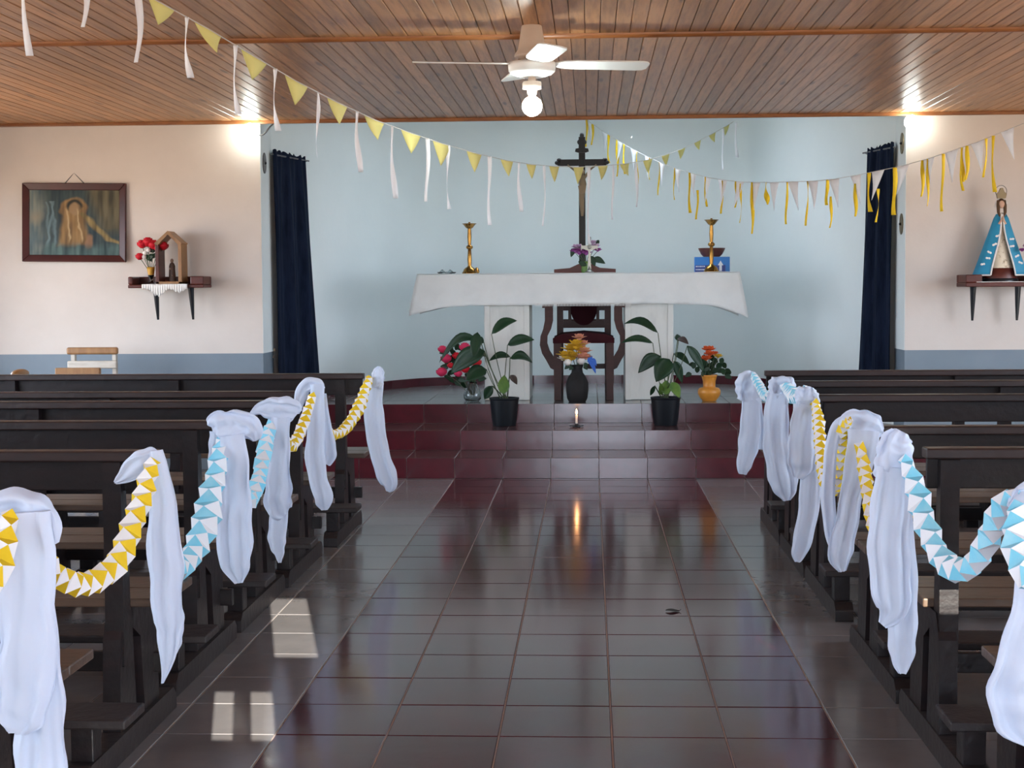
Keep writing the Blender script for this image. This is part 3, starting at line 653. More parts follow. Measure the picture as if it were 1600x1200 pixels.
MB().prism([(-.055,-.012),(-.05,.012),(-.03,.016),(.03,.016),(.05,.012),(.055,-.012),(.03,-.020),(-.03,-.020)], (0,-.03,z(235)), (1,0,0), (0,0,1), (0,1,0), .012).build('scroll_plate', M['ebony'], cr, bevel=.003)
MB().tube([(0,-.030,z(270)),(0,-.036,z(276)),(.006,-.034,z(288)),(0,-.032,z(300)),(-.004,-.036,z(312)),(0,-.032,z(328)),(0,-.028,z(338))], [.010,.022,.030,.026,.022,.017,.010], 12).tube([(.018,-.03,z(279)),(.06,-.026,z(266)),(.115,-.022,z(258))], [.012,.009,.006]).tube([(-.018,-.03,z(279)),(-.06,-.026,z(266)),(-.115,-.022,z(258))], [.012,.009,.006]).build('corpus', M['corpus'], cr)
MB().ball((.004,-.045,z(270)), .020, .020, .026).build('corpus_head', M['corpus'], cr)
MB().prism([(-.032,0),(.032,0),(.026,-.055),(-.020,-.065)], (0,-.066,z(291)), (1,0,0), (0,0,1), (0,1,0), .04).build('loincloth', M['corpus'], cr, bevel=.008)
# silver altar cross
so = P(921, 425, 12.08); sv = thing('silver_cross', (so.x, 12.06, 1.4155), 'small silver standing cross before the crucifix', 'cross')
h = P(921, 369, 12.06).z - 1.4155
MB().lathe([(.036,0),(.036,.006),(.022,.014),(.012,.03),(.008,.05),(.008,.06)], n=18).build('foot', M['silver'], sv)
MB().prism([(-.014,.03),(.014,.03),(.010,.10),(.008,h*.6),(.055,h*.66),(.064,h*.60),(.064,h*.80),(.055,h*.74),(.009,h*.75),(.014,h*.92),(-.014,h*.92),(-.009,h*.75),(-.055,h*.74),(-.064,h*.80),(-.064,h*.60),(-.055,h*.66),(-.008,h*.6),(-.010,.10)], (0,-.006,0), (1,0,0), (0,0,1), (0,1,0), .012).build('cross', M['silver'], sv, bevel=.002)
MB().ball((0,0,h*.95), .014).build('finial', M['silver'], sv); MB().ball((0,-.006,h*.70), .017, .010, .017).build('centre_boss', M['silver'], sv)

# ------------------------------------------------------------------ flowers and plants
def leaf_mb(p0, p1, wdt, bow=.25, nrm=(0,-1,0), n=9, cup=.15):
    """lens shaped leaf from p0 to p1, arched along nrm x dir"""
    p0, p1, nrm = Vector(p0), Vector(p1), Vector(nrm); ax = p1 - p0; L_ = ax.length; ax.normalize()
    side = ax.cross(nrm)
    if side.length < .1: side = Vector((1,0,0))
    side.normalize(); nn = side.cross(ax).normalized(); up = Vector((0,0,1)); rows_ = []
    for j in range(n+1):
        t = j/n; wv = wdt * (math.sin(math.pi * t**.8)**.85 + .02) * (1 if t < .97 else .3)
        c = p0 + ax*L_*t + up * (bow*L_*math.sin(math.pi*t))
        rows_.append([c + side*wv*u + nn*(abs(u)*wv*cup*(1 if u else 0)) for u in (-1,-.5,0,.5,1)])
    return MB().grid(rows_)
def stem_mb(p0, p1, sag=.0, r=.0035, side=(0,0,0)):
    p0, p1 = Vector(p0), Vector(p1); m = (p0+p1)/2 + Vector(side); m.z += sag
    pts = [Vector(x) for x in spline([tuple(p0), tuple(m), tuple(p1)], 9)]
    return MB().tube(pts, r, 6)
def bloom(root, c, r, m, n=6, rows_=2, nm='bloom', wf=.42):
    b = MB(); c = Vector(c)
    for k in range(rows_):
        for i in range(n):
            a = 2*math.pi*(i + .5*k)/n; el = .35 + .5*k
            d_ = Vector((math.cos(a)*math.cos(el), math.sin(a)*math.cos(el)-.25, math.sin(el)))
            lf = leaf_mb(c + d_*r*.1, c + d_*r*(1-.15*k), r*wf, .12, d_.cross(Vector((0,0,1))).cross(d_)*-1, 5, .3); b.add(lf.v, lf.f, True)
    b.ball(c + Vector((0,0,r*.15)), r*.32, n=8, m=5)
    return adopt(b.build(nm, M[m], solid=.001), root)
def rosebud(root, c, r, m, nm='bloom'):
    b = MB(); c = Vector(c)
    for k, (rr, hh) in enumerate(((1,.75),(.72,.95),(.42,1.05))):
        n = 12; rows_ = []
        for j in range(6):
            t = j/5; rows_.append([c + Vector((math.cos(a)*rr*r*(.25+.75*math.sin(min(1,t*1.25)*1.75))*(1+.10*math.sin(3*a+k)), math.sin(a)*rr*r*(.25+.75*math.sin(min(1,t*1.25)*1.75)), (t*hh-.4)*r*1.5)) for a in [2*math.pi*i/n for i in range(n+1)]])
        b.grid(rows_)
    return adopt(b.build(nm, M[m], solid=.001), root)
def plant(px, d, z0, label, leaves, px_rim, grp):
    o = P(px, 650, d); root = thing('potted_plant', (o.x, d, z0), label, 'plant', grp)
    r1, r0, h = 23.5*S(d), 18*S(d), 44*S(d)
    MB().lathe([(r0,0),(r0*1.12,h*.3),(r1*.96,h*.92),(r1*.96,h*.93),(r1,h*.93),(r1,h),(r1*.92,h),(r1*.9,h*.9)], n=4*8).build('pot', M['potblk'], root)
    MB().lathe([(r1*.9,h*.86),(r1*.5,h*.90),(.001,h*.91)], n=20).build('soil', M['soil'], root)
    base = Vector((o.x, d, z0 + h*.88))
    for k, (bx0, by0, tx, ty, wpx, bow, m, dy) in enumerate(leaves):
        dd = d + dy; p0, p1 = P(bx0, by0, dd), P(tx, ty, dd - .05*(1 if k % 2 else -1))
        lf = adopt(leaf_mb(p0, p1, wpx/2*S(dd)*1.15, bow, (.1,-1,.45), cup=.25).build('leaf', M[m], solid=.0012), root)
        st = stem_mb(base + Vector((rnd.uniform(-.03,.03), rnd.uniform(-.03,.03), 0)), p0, .02, .003 if by0 < 600 else .0045, ((bx0-px)*.12*S(d), 0, 0))
        adopt(st.build('stem', M['stem']), root)
    return root
gp = 'leafy pot plants on the altar step'
plant(788, 11.36, .2815, 'leafy plant in a black pot on the step, beside the pink roses', [
    (768,522,808,501,14,.16,'leaf',0), (793,539,835,531,15,.10,'leaf',.03), (797,560,832,567,13,.22,'leaf',-.03), (797,557,764,564,10,.16,'leaf',.04),
    (752,535,686,567,13,.30,'leaf',.06), (746,519,740,559,15,.0,'leaf',-.06), (757,548,704,584,27,.10,'leaf',-.08), (760,577,727,596,21,.10,'leaf',-.05),
    (769,603,757,624,13,.02,'leaf',-.10), (798,586,808,601,9,.05,'dleaf',-.04), (786,616,788,586,16,.0,'lleaf',-.06), (756,535,744,528,9,.05,'leaf',.05)], 0, gp)
plant(1040, 11.36, .2815, 'leafy plant in a black pot on the step, beside the orange vase', [
    (1028,520,975,506,12,.20,'leaf',0), (1020,536,970,536,10,.14,'leaf',.03), (1032,556,997,583,19,.12,'leaf',-.05), (1046,561,1025,597,26,.06,'leaf',-.08),
    (1053,564,1066,599,13,.08,'leaf',-.05), (1053,552,1078,571,10,.12,'leaf',.02), (1060,533,1058,522,9,.0,'leaf',0), (1059,529,1076,538,9,.12,'dleaf',0),
    (1074,540,1101,583,13,.06,'leaf',-.03), (1049,597,1062,622,14,.03,'lleaf',-.10), (1040,617,1041,594,15,.0,'lleaf',-.06), (1034,617,1032,598,8,.0,'lleaf',-.04), (1023,603,1016,618,6,.0,'leaf',-.08)], 0, gp)

# glass vase with pink roses
o = P(739, 626, 11.9); gv = thing('glass_vase', (o.x, 11.86, .4265), 'clear pear-shaped glass vase at the altar leg', 'vase')
MB().lathe([(.050,0),(.068,.02),(.070,.05),(.055,.09),(.036,.13),(.034,.15),(.031,.15),(.033,.13),(.051,.088),(.065,.05),(.062,.024),(.045,.008),(.001,.008)], n=26).build('body', M['glass'], gv)
rb = thing('rose_bouquet', (o.x, 11.86, .56), 'bunch of pink and red artificial roses in the glass vase', 'bouquet')
for k, (px, py, r, m) in enumerate(((691,547,6.5,'pink'),(697,562,8,'pink'),(690,583,8,'pink'),(726,544,8,'pink'),(713,557,6,'red'),(744,568,8,'red'),(727,578,7,'red'),(716,585,6,'pink'),(704,572,5,'red'),(735,553,6,'red'))):
    c = P(px, py, 11.80 - .02*(k % 3)); rosebud(rb, c, r*S(11.8)*1.1, m)
    adopt(stem_mb((o.x+rnd.uniform(-.02,.02), 11.86, .47), c, .03, .0025).build('stem', M['stem']), rb)
for k in range(44):
    px, py = rnd.uniform(698, 752), rnd.uniform(545, 600); c = P(px, py, 11.86 + rnd.uniform(-.05,.05)); a = rnd.uniform(0, 6.28)
    adopt(leaf_mb(c, c + Vector((math.cos(a)*.07, rnd.uniform(-.03,.03), math.sin(a)*.055)), .019, .1).build('leaf', M['leaf'], solid=.001), rb)
# black clay vase
o = P(902, 628, 11.75); cv = thing('clay_vase', (o.x, 11.74, .4265), 'matt black clay vase standing before the armchair', 'vase')
k = S(11.74)*1.0
MB().lathe([(13*k,0),(16*k,6*k),(17.5*k,18*k),(17.5*k,30*k),(14*k,39*k),(9*k,46*k),(8*k,52*k),(10*k,58*k),(8.5*k,58*k),(7*k,50*k),(.001,48*k)], n=28).build('body', M['clay'], cv)
mbq = thing('mixed_bouquet', (o.x, 11.74, .66), 'mixed yellow, peach and white artificial flowers in the black vase', 'bouquet')
for (px, py, r, m, kind) in ((891,549,9,'gold',0),(900,543,10,'gold',0),(882,558,8,'gold',0),(895,560,9,'gold',0),(907,550,8,'gold',0),(888,566,7,'gold',0),
        (905,530,8,'peach',0),(911,540,8,'peach',0),(913,552,9,'peach',0),(909,561,8,'peach',0),(916,560,7,'peach',0),(887,567,6.5,'white',1),(908,565,6.5,'white',1),(879,562,6,'white',0)):
    c = P(px, py, 11.70 + rnd.uniform(-.03,.03))
    rosebud(mbq, c - Vector((0,.05,0)), r*S(11.7), m) if kind else bloom(mbq, c, r*S(11.7)*(1.9 if m == 'gold' else 1.65), m, 11 if m == 'gold' else 9, 4, wf=.17 if m == 'gold' else .26)
    adopt(stem_mb((o.x, 11.74, .66), c, .0, .0025).build('stem', M['stem']), mbq)
for (px, py, tx, ty) in ((920,562,926,575),(924,560,932,572),(922,566,931,584),(925,556,918,566),(918,568,912,574),(890,572,882,577),(912,572,918,578),(896,574,889,578)):
    m = 'blue' if px >= 918 and py < 568 else 'leaf'
    adopt(leaf_mb(P(px,py,11.68), P(tx,ty,11.68), .016, .15).build('ribbon_loop' if m == 'blue' else 'leaf', M[m], solid=.001), mbq)
# orange ceramic vase
o = P(1108, 628, 11.8); ov = thing('ceramic_vase', (o.x, 11.79, .4265), 'bright orange ceramic vase with a round belly', 'vase')
MB().lathe([(10.5*k,0),(12*k,2.5*k),(15*k,6*k),(17.6*k,12*k),(17.6*k,17*k),(15*k,20.5*k),(10*k,21.5*k),(9.6*k,24*k),(10*k,31*k),(12*k,39*k),(13*k,41*k),(11*k,41*k),(8.5*k,33*k),(.001,30*k)], n=32).build('body', M['ochre'], ov)
ob = thing('orange_bouquet', (o.x, 11.79, .60), 'orange artificial flowers with green leaves in the orange vase', 'bouquet')
for (px, py, r, m) in ((1107,548,9,'orange'),(1103,562,8,'orange'),(1109,555,8,'orange'),(1122,558,6,'gold'),(1117,553,5,'orange')):
    c = P(px, py, 11.74); bloom(ob, c, r*S(11.74)*1.4, m, 7); adopt(stem_mb((o.x, 11.79, .60), c, 0, .0025).build('stem', M['stem']), ob)
for k in range(38):
    px = rnd.gauss(1110, 13); py = rnd.uniform(562, 590); c = P(px, py, 11.78 + rnd.uniform(-.06,.06)); a = rnd.uniform(-.6, 3.7)
    adopt(leaf_mb(c, c + Vector((math.cos(a)*.06, rnd.uniform(-.03,.03), math.sin(a)*.05)), .019, .1).build('leaf', M['leaf'], solid=.001), ob)
# orchids behind the silver cross
o = P(915, 420, 12.2); og = thing('orchid_vase', (o.x, 12.19, 1.4155), 'short green glass vase hidden behind the silver cross', 'vase')
MB().lathe([(.03,0),(.034,.02),(.03,.07),(.034,.09),(.03,.09),(.02,.03),(.001,.02)], n=18).build('body', M['lleaf'], og)
oq = thing('orchid_bouquet', (o.x, 12.19, 1.50), 'purple and lilac artificial orchids behind the silver cross', 'bouquet')
for (px, py, r, m) in ((902,388,7,'lilac'),(905,396,8,'purple'),(898,394,6,'purple'),(910,390,6,'lilac'),(916,397,7,'purple'),(930,386,6,'lilac'),(934,392,5,'purple'),(926,380,5,'lilac')):
    c = P(px, py, 12.17); bloom(oq, c, r*S(12.17)*1.5, m, 6); adopt(stem_mb((o.x, 12.19, 1.48), c, 0, .0022).build('stem', M['stem']), oq)
for (a, b_, c, d_, wp, bw_) in ((925,405,946,412,5,.12),(922,400,930,416,5,.05),(898,388,892,402,4,.1),(932,382,936,375,3,.1),(912,408,908,416,7,.0)):
    adopt(leaf_mb(P(a,b_,12.16), P(c,d_,12.16), wp*S(12.16), bw_).build('leaf', M['leaf'], solid=.001), oq)
# candle on the step
o = P(901, 666, 11.25); cn = thing('candle', (o.x, 11.24, .2815), 'lit white candle in a dark star-shaped holder on the step', 'candle')
star = []
for i in range(16): a = math.pi*i/8; r_ = .056 if i % 2 else .034; star.append((r_*math.cos(a), r_*math.sin(a)))
MB().prism(star, (0,0,.004), (1,0,0), (0,1,0), (0,0,1), .006).lathe([(.03,0),(.03,.004),(.012,.012),(.012,.024)], n=14).build('holder', M['iron'], cn)
MB().lathe([(.0085,.02),(.0085,.085),(.006,.089),(.001,.089)], n=14).build('wax_stick', M['wax'], cn)
MB().lathe([(.001,.088),(.0075,.098),(.0085,.107),(.005,.122),(.001,.132)], n=12).build('flame', M['flame'], cn)
fl = bpy.data.lights.new('flame_glow', 'POINT'); fl.energy = .18; fl.color = (1,.45,.18); fl.shadow_soft_size = .01
flo = bpy.data.objects.new('flame_glow', fl); COL.objects.link(flo); flo.location = (o.x, 11.225, .40)

# ------------------------------------------------------------------ curtains
def curtain(label, a, b, ztop, zbot, flare, rodext):
    a, b = Vector(a), Vector(b); root = thing('curtain', (a.x, a.y, zbot), label, 'curtain', 'navy curtains of the chancel')
    u = (b - a); L_ = u.length; u.normalize(); n = Vector((0, 12.2)) - (a+b)/2; n = n.normalized(); inw = Vector((-u.y, u.x))
    if inw.dot(n) < 0: inw = -inw
    rows_ = []
    for j in range(31):
        t = j/30; row = []
        for i in range(81):
            s_ = i/80; sp = L_ * (1 + flare*t)
            w_ = (.006 + .012*min(1, t*3)) * math.sin(s_*2*math.pi*2.6 + .9*math.sin(2.4*t)) + .006*math.sin(s_*2*math.pi*5.3+2*t)
            p = a + u*sp*s_ + inw*(.035 + w_ + .05*flare*t*s_)
            row.append((p.x, p.y, ztop - (ztop-zbot)*t - (.012*s_ if t < .02 else 0) + (.008*math.sin(s_*40) if j == 0 else 0)))
        rows_.append(row)
    adopt(MB().grid(rows_).build('drape', M['navy'], solid=.003), root)
    e0, e1 = a - u*.02 + inw*.035, b + u*rodext + inw*.035
    adopt(MB().tube([(e0.x,e0.y,ztop-.035),(e1.x,e1.y,ztop-.035)], .006, 8).build('rod', M['wire']), root)
    hk = b + u*(rodext-.03); adopt(MB().tube([(hk.x,hk.y,ztop-.05),(hk.x+inw.x*.04,hk.y+inw.y*.04,ztop-.035)], .004, 6).build('hook', M['wire']), root)
curtain('navy curtain hanging beside the framed picture wall', (-2.362,11.31), (-2.225,11.86), 2.33, .44, .42, .07)
curtain('navy curtain hanging beside the statue wall', (2.23,11.30), (2.115,11.70), 2.33, .44, .35, .08)
# latch plates on the return faces
def plate(px, py, x, label, m):
    zc = P(px, py, 11.12).z; r_ = thing('latch_plate', (x, 11.12, zc), label, 'plate')
    MB().prism([(.022*math.cos(2*math.pi*i/16)*2.6, .075*math.sin(2*math.pi*i/16)) for i in range(16)], (0,0,0), (0,1,0), (0,0,1), (1 if x < 0 else -1,0,0), .006).build('plate', M[m], r_)
    MB().ball((.010 if x < 0 else -.010, 0, 0), .010).build('knob', M['iron'], r_)
plate(412, 255, -2.355, 'dark oval plate on the white return beside the navy curtain', 'wire')
plate(1402, 224, 2.2225, 'upper brass latch plate on the return near the statue', 'crown')
plate(1402, 350, 2.2225, 'lower brass latch plate on the return near the statue', 'crown')
hk = thing('wall_hook', P(427, 551, 11.36), 'pair of small pale hooks low beside the navy curtain', 'hook')
MB().ball((.01,-.01,.02), .012).ball((.0,-.01,-.03), .012).build('knobs', M['pale'], hk)

# ------------------------------------------------------------------ picture on the end wall
pc = P(116, 348, 10.98); pic = thing('framed_picture', (pc.x, 10.995, pc.z), 'faded picture of a hooded figure in a dark red wooden frame', 'picture')
Wd, Hd = 83*S(10.98), 62*S(10.98); fw = .050
pic.rotation_euler = (R(-2), R(.8), 0)
for nm, pts in (('frame_rail', [(-Wd,Hd),(Wd,Hd),(Wd-fw,Hd-fw),(-Wd+fw,Hd-fw)]), ('frame_rail', [(-Wd,-Hd),(Wd,-Hd),(Wd-fw,-Hd+fw),(-Wd+fw,-Hd+fw)]),
                ('frame_stile', [(-Wd,Hd),(-Wd,-Hd),(-Wd+fw,-Hd+fw),(-Wd+fw,Hd-fw)]), ('frame_stile', [(Wd,Hd),(Wd,-Hd),(Wd-fw,-Hd+fw),(Wd-fw,Hd-fw)])):
    o3 = MB(); inn = .0
    vs_ = [(p[0], -.03 if i < 2 else -.018, p[1]) for i, p in enumerate(pts)] + [(p[0], .0, p[1]) for p in pts]
    o3.add(vs_, [(0,1,2,3),(7,6,5,4),(0,4,5,1),(1,5,6,2),(2,6,7,3),(3,7,4,0)]); o3.build(nm, M['framew'], pic, bevel=.004)
def paint(u, v):
    """printed picture, u right, v up, 0..1"""
    N3 = lambda a, b, c: mnoise.noise(Vector((a, b, c)))
    st = .5 + .9*N3(u*16, v*2.2, 1) + .45*N3(u*38, v*4, 5)          # long vertical brush strokes
    st = max(0, min(1.3, st)); u0, v0 = u, v
    u = u + .030*N3(u0*6, v0*5, 2) + .014*N3(u0*15, v0*13, 7); v = v + .030*N3(u0*6, v0*6, 4) + .014*N3(u0*14, v0*12, 8)
    mix = lambda a, b, t: Vector(a).lerp(Vector(b), max(0, min(1, t)))
    sm = lambda e, w: max(0, min(1, .5 - e/w))                       # soft edge
    c = mix((.018,.040,.055), (.070,.105,.105), st)
    c = mix(c, mix((.10,.17,.20), (.34,.36,.30), st), sm(u-.14, .16)*.85)
    c = mix(c, (.36,.31,.22), sm(math.hypot((u-.07)*1.3, v-.58)-.09, .12)*.8)
    c = mix(c, (.45,.44,.38), sm(math.hypot(u-.10, v-.10)-.07, .10)*.8*st)
    for x0, k_, t_ in ((.235,.10,.75), (.275,-.07,.8), (.21,-.04,.5)):
        c = mix(c, (.24,.36,.40), sm(abs(u-x0-k_*(v-.45))-.010, .022)*t_*(1 if v < .82 else 0)*(.5+st*.6))
    c = mix(c, mix((.07,.06,.035), (.20,.17,.095), st), sm(.76-u-.25*(v-.5), .14)*sm(.36-v, .12)*.9)
    gold = mix((.17,.095,.035), (.50,.30,.12), st*.85)
    body = max(abs(u-.49-.02*(v-.4)) - (.135+.10*(.55-v)*.6), .15-v, v-.66)
    c = mix(c, gold, sm(body, .05))
    c = mix(c, gold*1.05, sm(math.hypot((u-.495)/.145, (v-.70)/.185)-1, .22))
    c = mix(c, (.035,.035,.025), sm(math.hypot((u-.50)/.082, (v-.765)/.10)-1, .35))
    c = mix(c, (.38,.24,.12), sm(math.hypot((u-.505)/.055, (v-.70)/.10)-1, .35))
    for x0 in (.432, .548): c = mix(c, (.66,.47,.24), sm(abs(u-x0-.05*(.6-v))-.008, .016)*sm(abs(v-.46)-.24, .08))
    arm = [(.60,.62),(.70,.48),(.78,.37),(.86,.26),(1.0,.20)]
    for (xa, ya), (xb, yb) in zip(arm, arm[1:]):
        t = max(0, min(1, ((u-xa)*(xb-xa)+(v-ya)*(yb-ya))/((xb-xa)**2+(yb-ya)**2))); dd = math.hypot(u-xa-t*(xb-xa), v-ya-t*(yb-ya))
        c = mix(c, mix((.14,.10,.035), (.46,.33,.13), st), sm(dd-.028, .03))
    c = mix(c, (.36,.19,.10), sm(math.hypot((u-.66)/.055, (v-.20)/.12)-1, .4)*.85)
    c = mix(c, mix((.025,.060,.065), (.13,.22,.21), st), sm(v-.13-.05*st, .10)*(.9 if u > .17 else .35))
    return c
nu, nv = 150, 112; b = MB(); iw, ih = Wd-fw+.004, Hd-fw+.004
b.grid([[(-iw+2*iw*i/nu, -.012+.0006*math.sin(i*.35+math.sin(j*.1)*2), -ih+2*ih*j/nv) for i in range(nu+1)] for j in range(nv+1)])
me = b.mesh('print', M['cream']); at = me.color_attributes.new('paint', 'FLOAT_COLOR', 'POINT')
for j in range(nv+1):
    for i in range(nu+1):
        c = paint(i/nu, j/nv); at.data[j*(nu+1)+i].color = (c.x*.66, c.y*.66, c.z*.64, 1)
pm = bpy.data.materials.new('faded_print'); pm.use_nodes = True; nt = pm.node_tree; vc = nt.nodes.new('ShaderNodeVertexColor'); vc.layer_name = 'paint'
nt.links.new(vc.outputs[0], nt.nodes['Principled BSDF'].inputs['Base Color']); nt.nodes['Principled BSDF'].inputs['Roughness'].default_value = .55; nt.nodes['Principled BSDF'].inputs['Specular IOR Level'].default_value = .25
me.materials[0] = pm; obj_from(me, 'print', pic)
hx = 0.0
MB().tube([(-.075,-.008,Hd-.005),(-.005,-.004,Hd+.075),(.075,-.008,Hd-.005)], .004, 6).build('hanging_cord', M['wire'], pic)

# ------------------------------------------------------------------ wall shelf with flowers and little shrine
DS = 10.9
def bracket(root, x, z0, h, m='iron'):
    adopt(MB().tube([(x, 10.86, z0), (x+.002, 10.875, z0-h*.5), (x+.004, 10.89, z0-h)], [.022,.016,.008], 12).build('bracket', M[m]), root)
s0, s1 = P(202, 440, 10.8).x, P(320, 440, 10.8).x; zs0, zs1 = P(260, 450, 10.8).z, P(260, 432, 10.8).z
sh = thing('wall_shelf', ((s0+s1)/2, 10.9, zs0), 'red-brown wall shelf under the framed picture wall with two black tapered brackets', 'shelf')
a_ = MB()
adopt(MB().box(s0, s1, 10.76, 10.998, zs0, zs0+.024).build('board', M['mahog'], bevel=.006), sh)
adopt(MB().box(s0, s1, 10.95, 10.998, zs0+.024, zs1).build('back_board', M['mahog'], bevel=.008), sh)
adopt(MB().box(s0, s0+.035, 10.76, 10.95, zs0+.024, zs1).build('end_block', M['mahog'], bevel=.010), sh)
adopt(MB().box(s1-.095, s1, 10.76, 10.95, zs0+.024, zs1).build('end_block', M['mahog'], bevel=.006), sh)
for px in (243, 298): bracket(sh, P(px, 460, 10.85).x, zs0, 50*S(10.85))
# lace doily hanging over the shelf front
dx0, dx1 = P(222, 440, 10.75).x, P(293, 440, 10.75).x; rows_ = []
for j in range(9):
    t = j/8; row = []
    for i in range(61):
        s_ = i/60; drop = (.030 + .055*math.exp(-((s_-.36)/.16)**2) + .028*math.exp(-((s_-.82)/.14)**2)) * (1+.10*math.sin(s_*70))
        row.append((dx0+(dx1-dx0)*s_, 10.745 - .012*t*math.sin(s_*60)**2 - .003, zs0+.028 - drop*max(0, t*1.3-.3) if t > .23 else zs0+.028))
        if t <= .23: row[-1] = (dx0+(dx1-dx0)*s_, 10.80 - .055*t/.25, zs0+.0275)
    rows_.append(row)
tag(MB().grid(rows_).build('lace_doily', M['lace'], solid=.002), 'white lace doily hanging over the wall shelf front', 'doily')
# flute vase and roses on the shelf
o = P(235, 437, 10.83); fv = thing('flute_vase', (o.x, 10.85, zs0+.0245), 'small amber and clear glass vase on the wall shelf', 'vase')
MB().lathe([(.030,0),(.032,.008),(.014,.02),(.012,.035),(.020,.06),(.022,.07),(.018,.07),(.008,.04),(.001,.036)], n=18).build('foot', M['glass'], fv)
MB().lathe([(.020,.068),(.026,.10),(.028,.125),(.024,.125),(.018,.08),(.001,.075)], n=18).build('cup', M['amber'], fv)
rq = thing('red_rose_bunch', (o.x, 10.85, zs0+.12), 'red roses with white sprigs on the wall shelf', 'bouquet')
for (px, py, r, m) in ((222,383,8,'red'),(231,380,9,'red'),(240,384,9,'red'),(255,386,8,'red'),(218,402,6.5,'red'),(247,389,7,'red'),(227,396,4,'white'),(225,402,4,'white'),(232,392,3.5,'white')):
    c = P(px, py, 10.84); rosebud(rq, c, r*S(10.84)*1.05, m); adopt(stem_mb((o.x, 10.85, zs0+.10), c, 0, .0025).build('stem', M['stem']), rq)
for k in range(12):
    c = P(rnd.uniform(230,246), rnd.uniform(392,410), 10.85); a = rnd.uniform(0, 6.28)
    adopt(leaf_mb(c, c+Vector((math.cos(a)*.045, rnd.uniform(-.02,.02), math.sin(a)*.04)), .014, .1).build('leaf', M['leaf'], solid=.001), rq)
# house shaped shrine
hx0, hx1 = P(246, 400, 10.83).x, P(287, 400, 10.83).x; hz0 = zs0+.0265; hz1 = P(266, 380, 10.83).z; hzt = P(266, 361, 10.83).z; hm = (hx0+hx1)/2
sr = thing('wooden_shrine', (hm, 10.85, hz0), 'little open house-shaped wooden shrine on the wall shelf', 'shrine')
for nm, x in (('side', hx0), ('side', hx1-.026)): adopt(MB().box(x, x+.026, 10.77, 10.93, hz0, hz1).build(nm, M['oak' if x > hm else 'mahog'], bevel=.003), sr)
adopt(MB().box(hx0, hx1, 10.77, 10.93, hz0, hz0+.020).build('base', M['oak'], bevel=.003), sr)
for sg in (-1, 1):
    e = hx0 if sg < 0 else hx1
    adopt(MB().prism([(e+sg*.006,hz1-.004),(hm,hzt),(hm,hzt-.026),(e-sg*.02,hz1-.016)], (0,10.765,0), (1,0,0), (0,0,1), (0,1,0), .17).build('roof_slope', M['oak'], bevel=.003), sr)
fg = thing('saint_figurine', (P(268,430,10.83).x, 10.85, hz0+.0205), 'tiny brown robed figurine inside the wooden shrine', 'figurine')
k = S(10.85)*1.0
MB().lathe([(6*k,0),(5.5*k,8*k),(4.8*k,20*k),(5*k,24*k),(3.4*k,28*k),(1.4*k,30*k)], n=16, sy=.7).build('robe', M['fig'], fg)
MB().ball((0,-.002,32.5*k), 2.6*k, 2.6*k, 3.2*k).build('head', M['gskin'], fg); MB().ball((-2*k,-4*k,20*k), 1.8*k).ball((1.5*k,-4*k,9*k), 1.3*k).build('hands', M['gskin'], fg)

# ------------------------------------------------------------------ statue shelf
t0, t1 = P(1505, 440, 10.8).x, P(1625, 440, 10.8).x; zt0, zt1 = P(1540, 448, 10.8).z, P(1540, 429, 10.8).z
s2 = thing('wall_shelf', ((t0+t1)/2, 10.9, zt0), 'red-brown wall shelf carrying the statue on black tapered brackets', 'shelf')
adopt(MB().box(t0, t1, 10.72, 10.998, zt0, zt0+.030).build('board', M['mahog'], bevel=.005), s2)
adopt(MB().box(t0, t0+.11, 10.72, 10.95, zt0+.03, zt1).build('end_block', M['mahog'], bevel=.006), s2)
adopt(MB().box(t1-.05, t1, 10.72, 10.95, zt0+.03, zt1).build('end_block', M['mahog'], bevel=.006), s2)
adopt(MB().box(t0, t1, 10.95, 10.998, zt0+.03, zt1).build('back_board', M['mahog'], bevel=.006), s2)
for px in (1521, 1591): bracket(s2, P(px, 460, 10.85).x, zt0, 52*S(10.85))
tag(MB().box(P(1527,440,10.7).x, P(1610,440,10.7).x, 10.715, 10.94, zt0+.0305, zt0+.0345).build('shelf_cloth', M['lace'], bevel=.001), 'narrow white cloth under the statue on the shelf', 'cloth')
vc_ = P(1563, 430, 10.84); st = thing('madonna_statue', (vc_.x, 10.84, zt0+.0345), 'crowned madonna statue in a wide blue cape on the wall shelf', 'statue')
k = S(10.84); zb = lambda py: (438-py)*k
MB().lathe([(27*k,0),(27*k,4*k),(25*k,5*k)], n=28, sy=.62).build('plinth', M['iron'], st)
MB().lathe([(25*k,5*k),(25*k,9*k),(23*k,13*k),(21*k,20*k),(19*k,21*k)], n=28, sy=.62).build('base', M['mahog'], st, bevel=0)
MB().lathe([(21*k,18*k),(18*k,26*k),(13*k,50*k),(9*k,75*k),(8.5*k,92*k),(6*k,101*k),(3*k,105*k)], n=26, sy=.6).build('dress', M['dress'], st)
rows_ = []
for j in range(15):                                                 # cape, open at the front
    t = j/14; z_ = (103*(1-t) + 10*t)*k; r_ = (9*(1-t)**.9 + 41*t**1.05)*k*(1 if t else .8); gap = .20 + .62*math.sin(min(1, t*1.1)*1.45)**2*.9
    row = []
    for i in range(41):
        a = -math.pi/2 + gap*.62 + (2*math.pi - gap*1.24)*i/40
        rr = r_*(1+.025*math.sin(a*9)*t)
        row.append((rr*math.cos(a), rr*math.sin(a)*.56*(1-.25*t), z_))
    rows_.append(row)
cape = MB().grid(rows_).build('cape', M['cape'], st, solid=.006)
for idx in (0, -1): MB().tube([Vector(r_[idx]) + Vector((0,-.004,0)) for r_ in rows_], .0055, 6).build('cape_trim', M['lace'], cape)
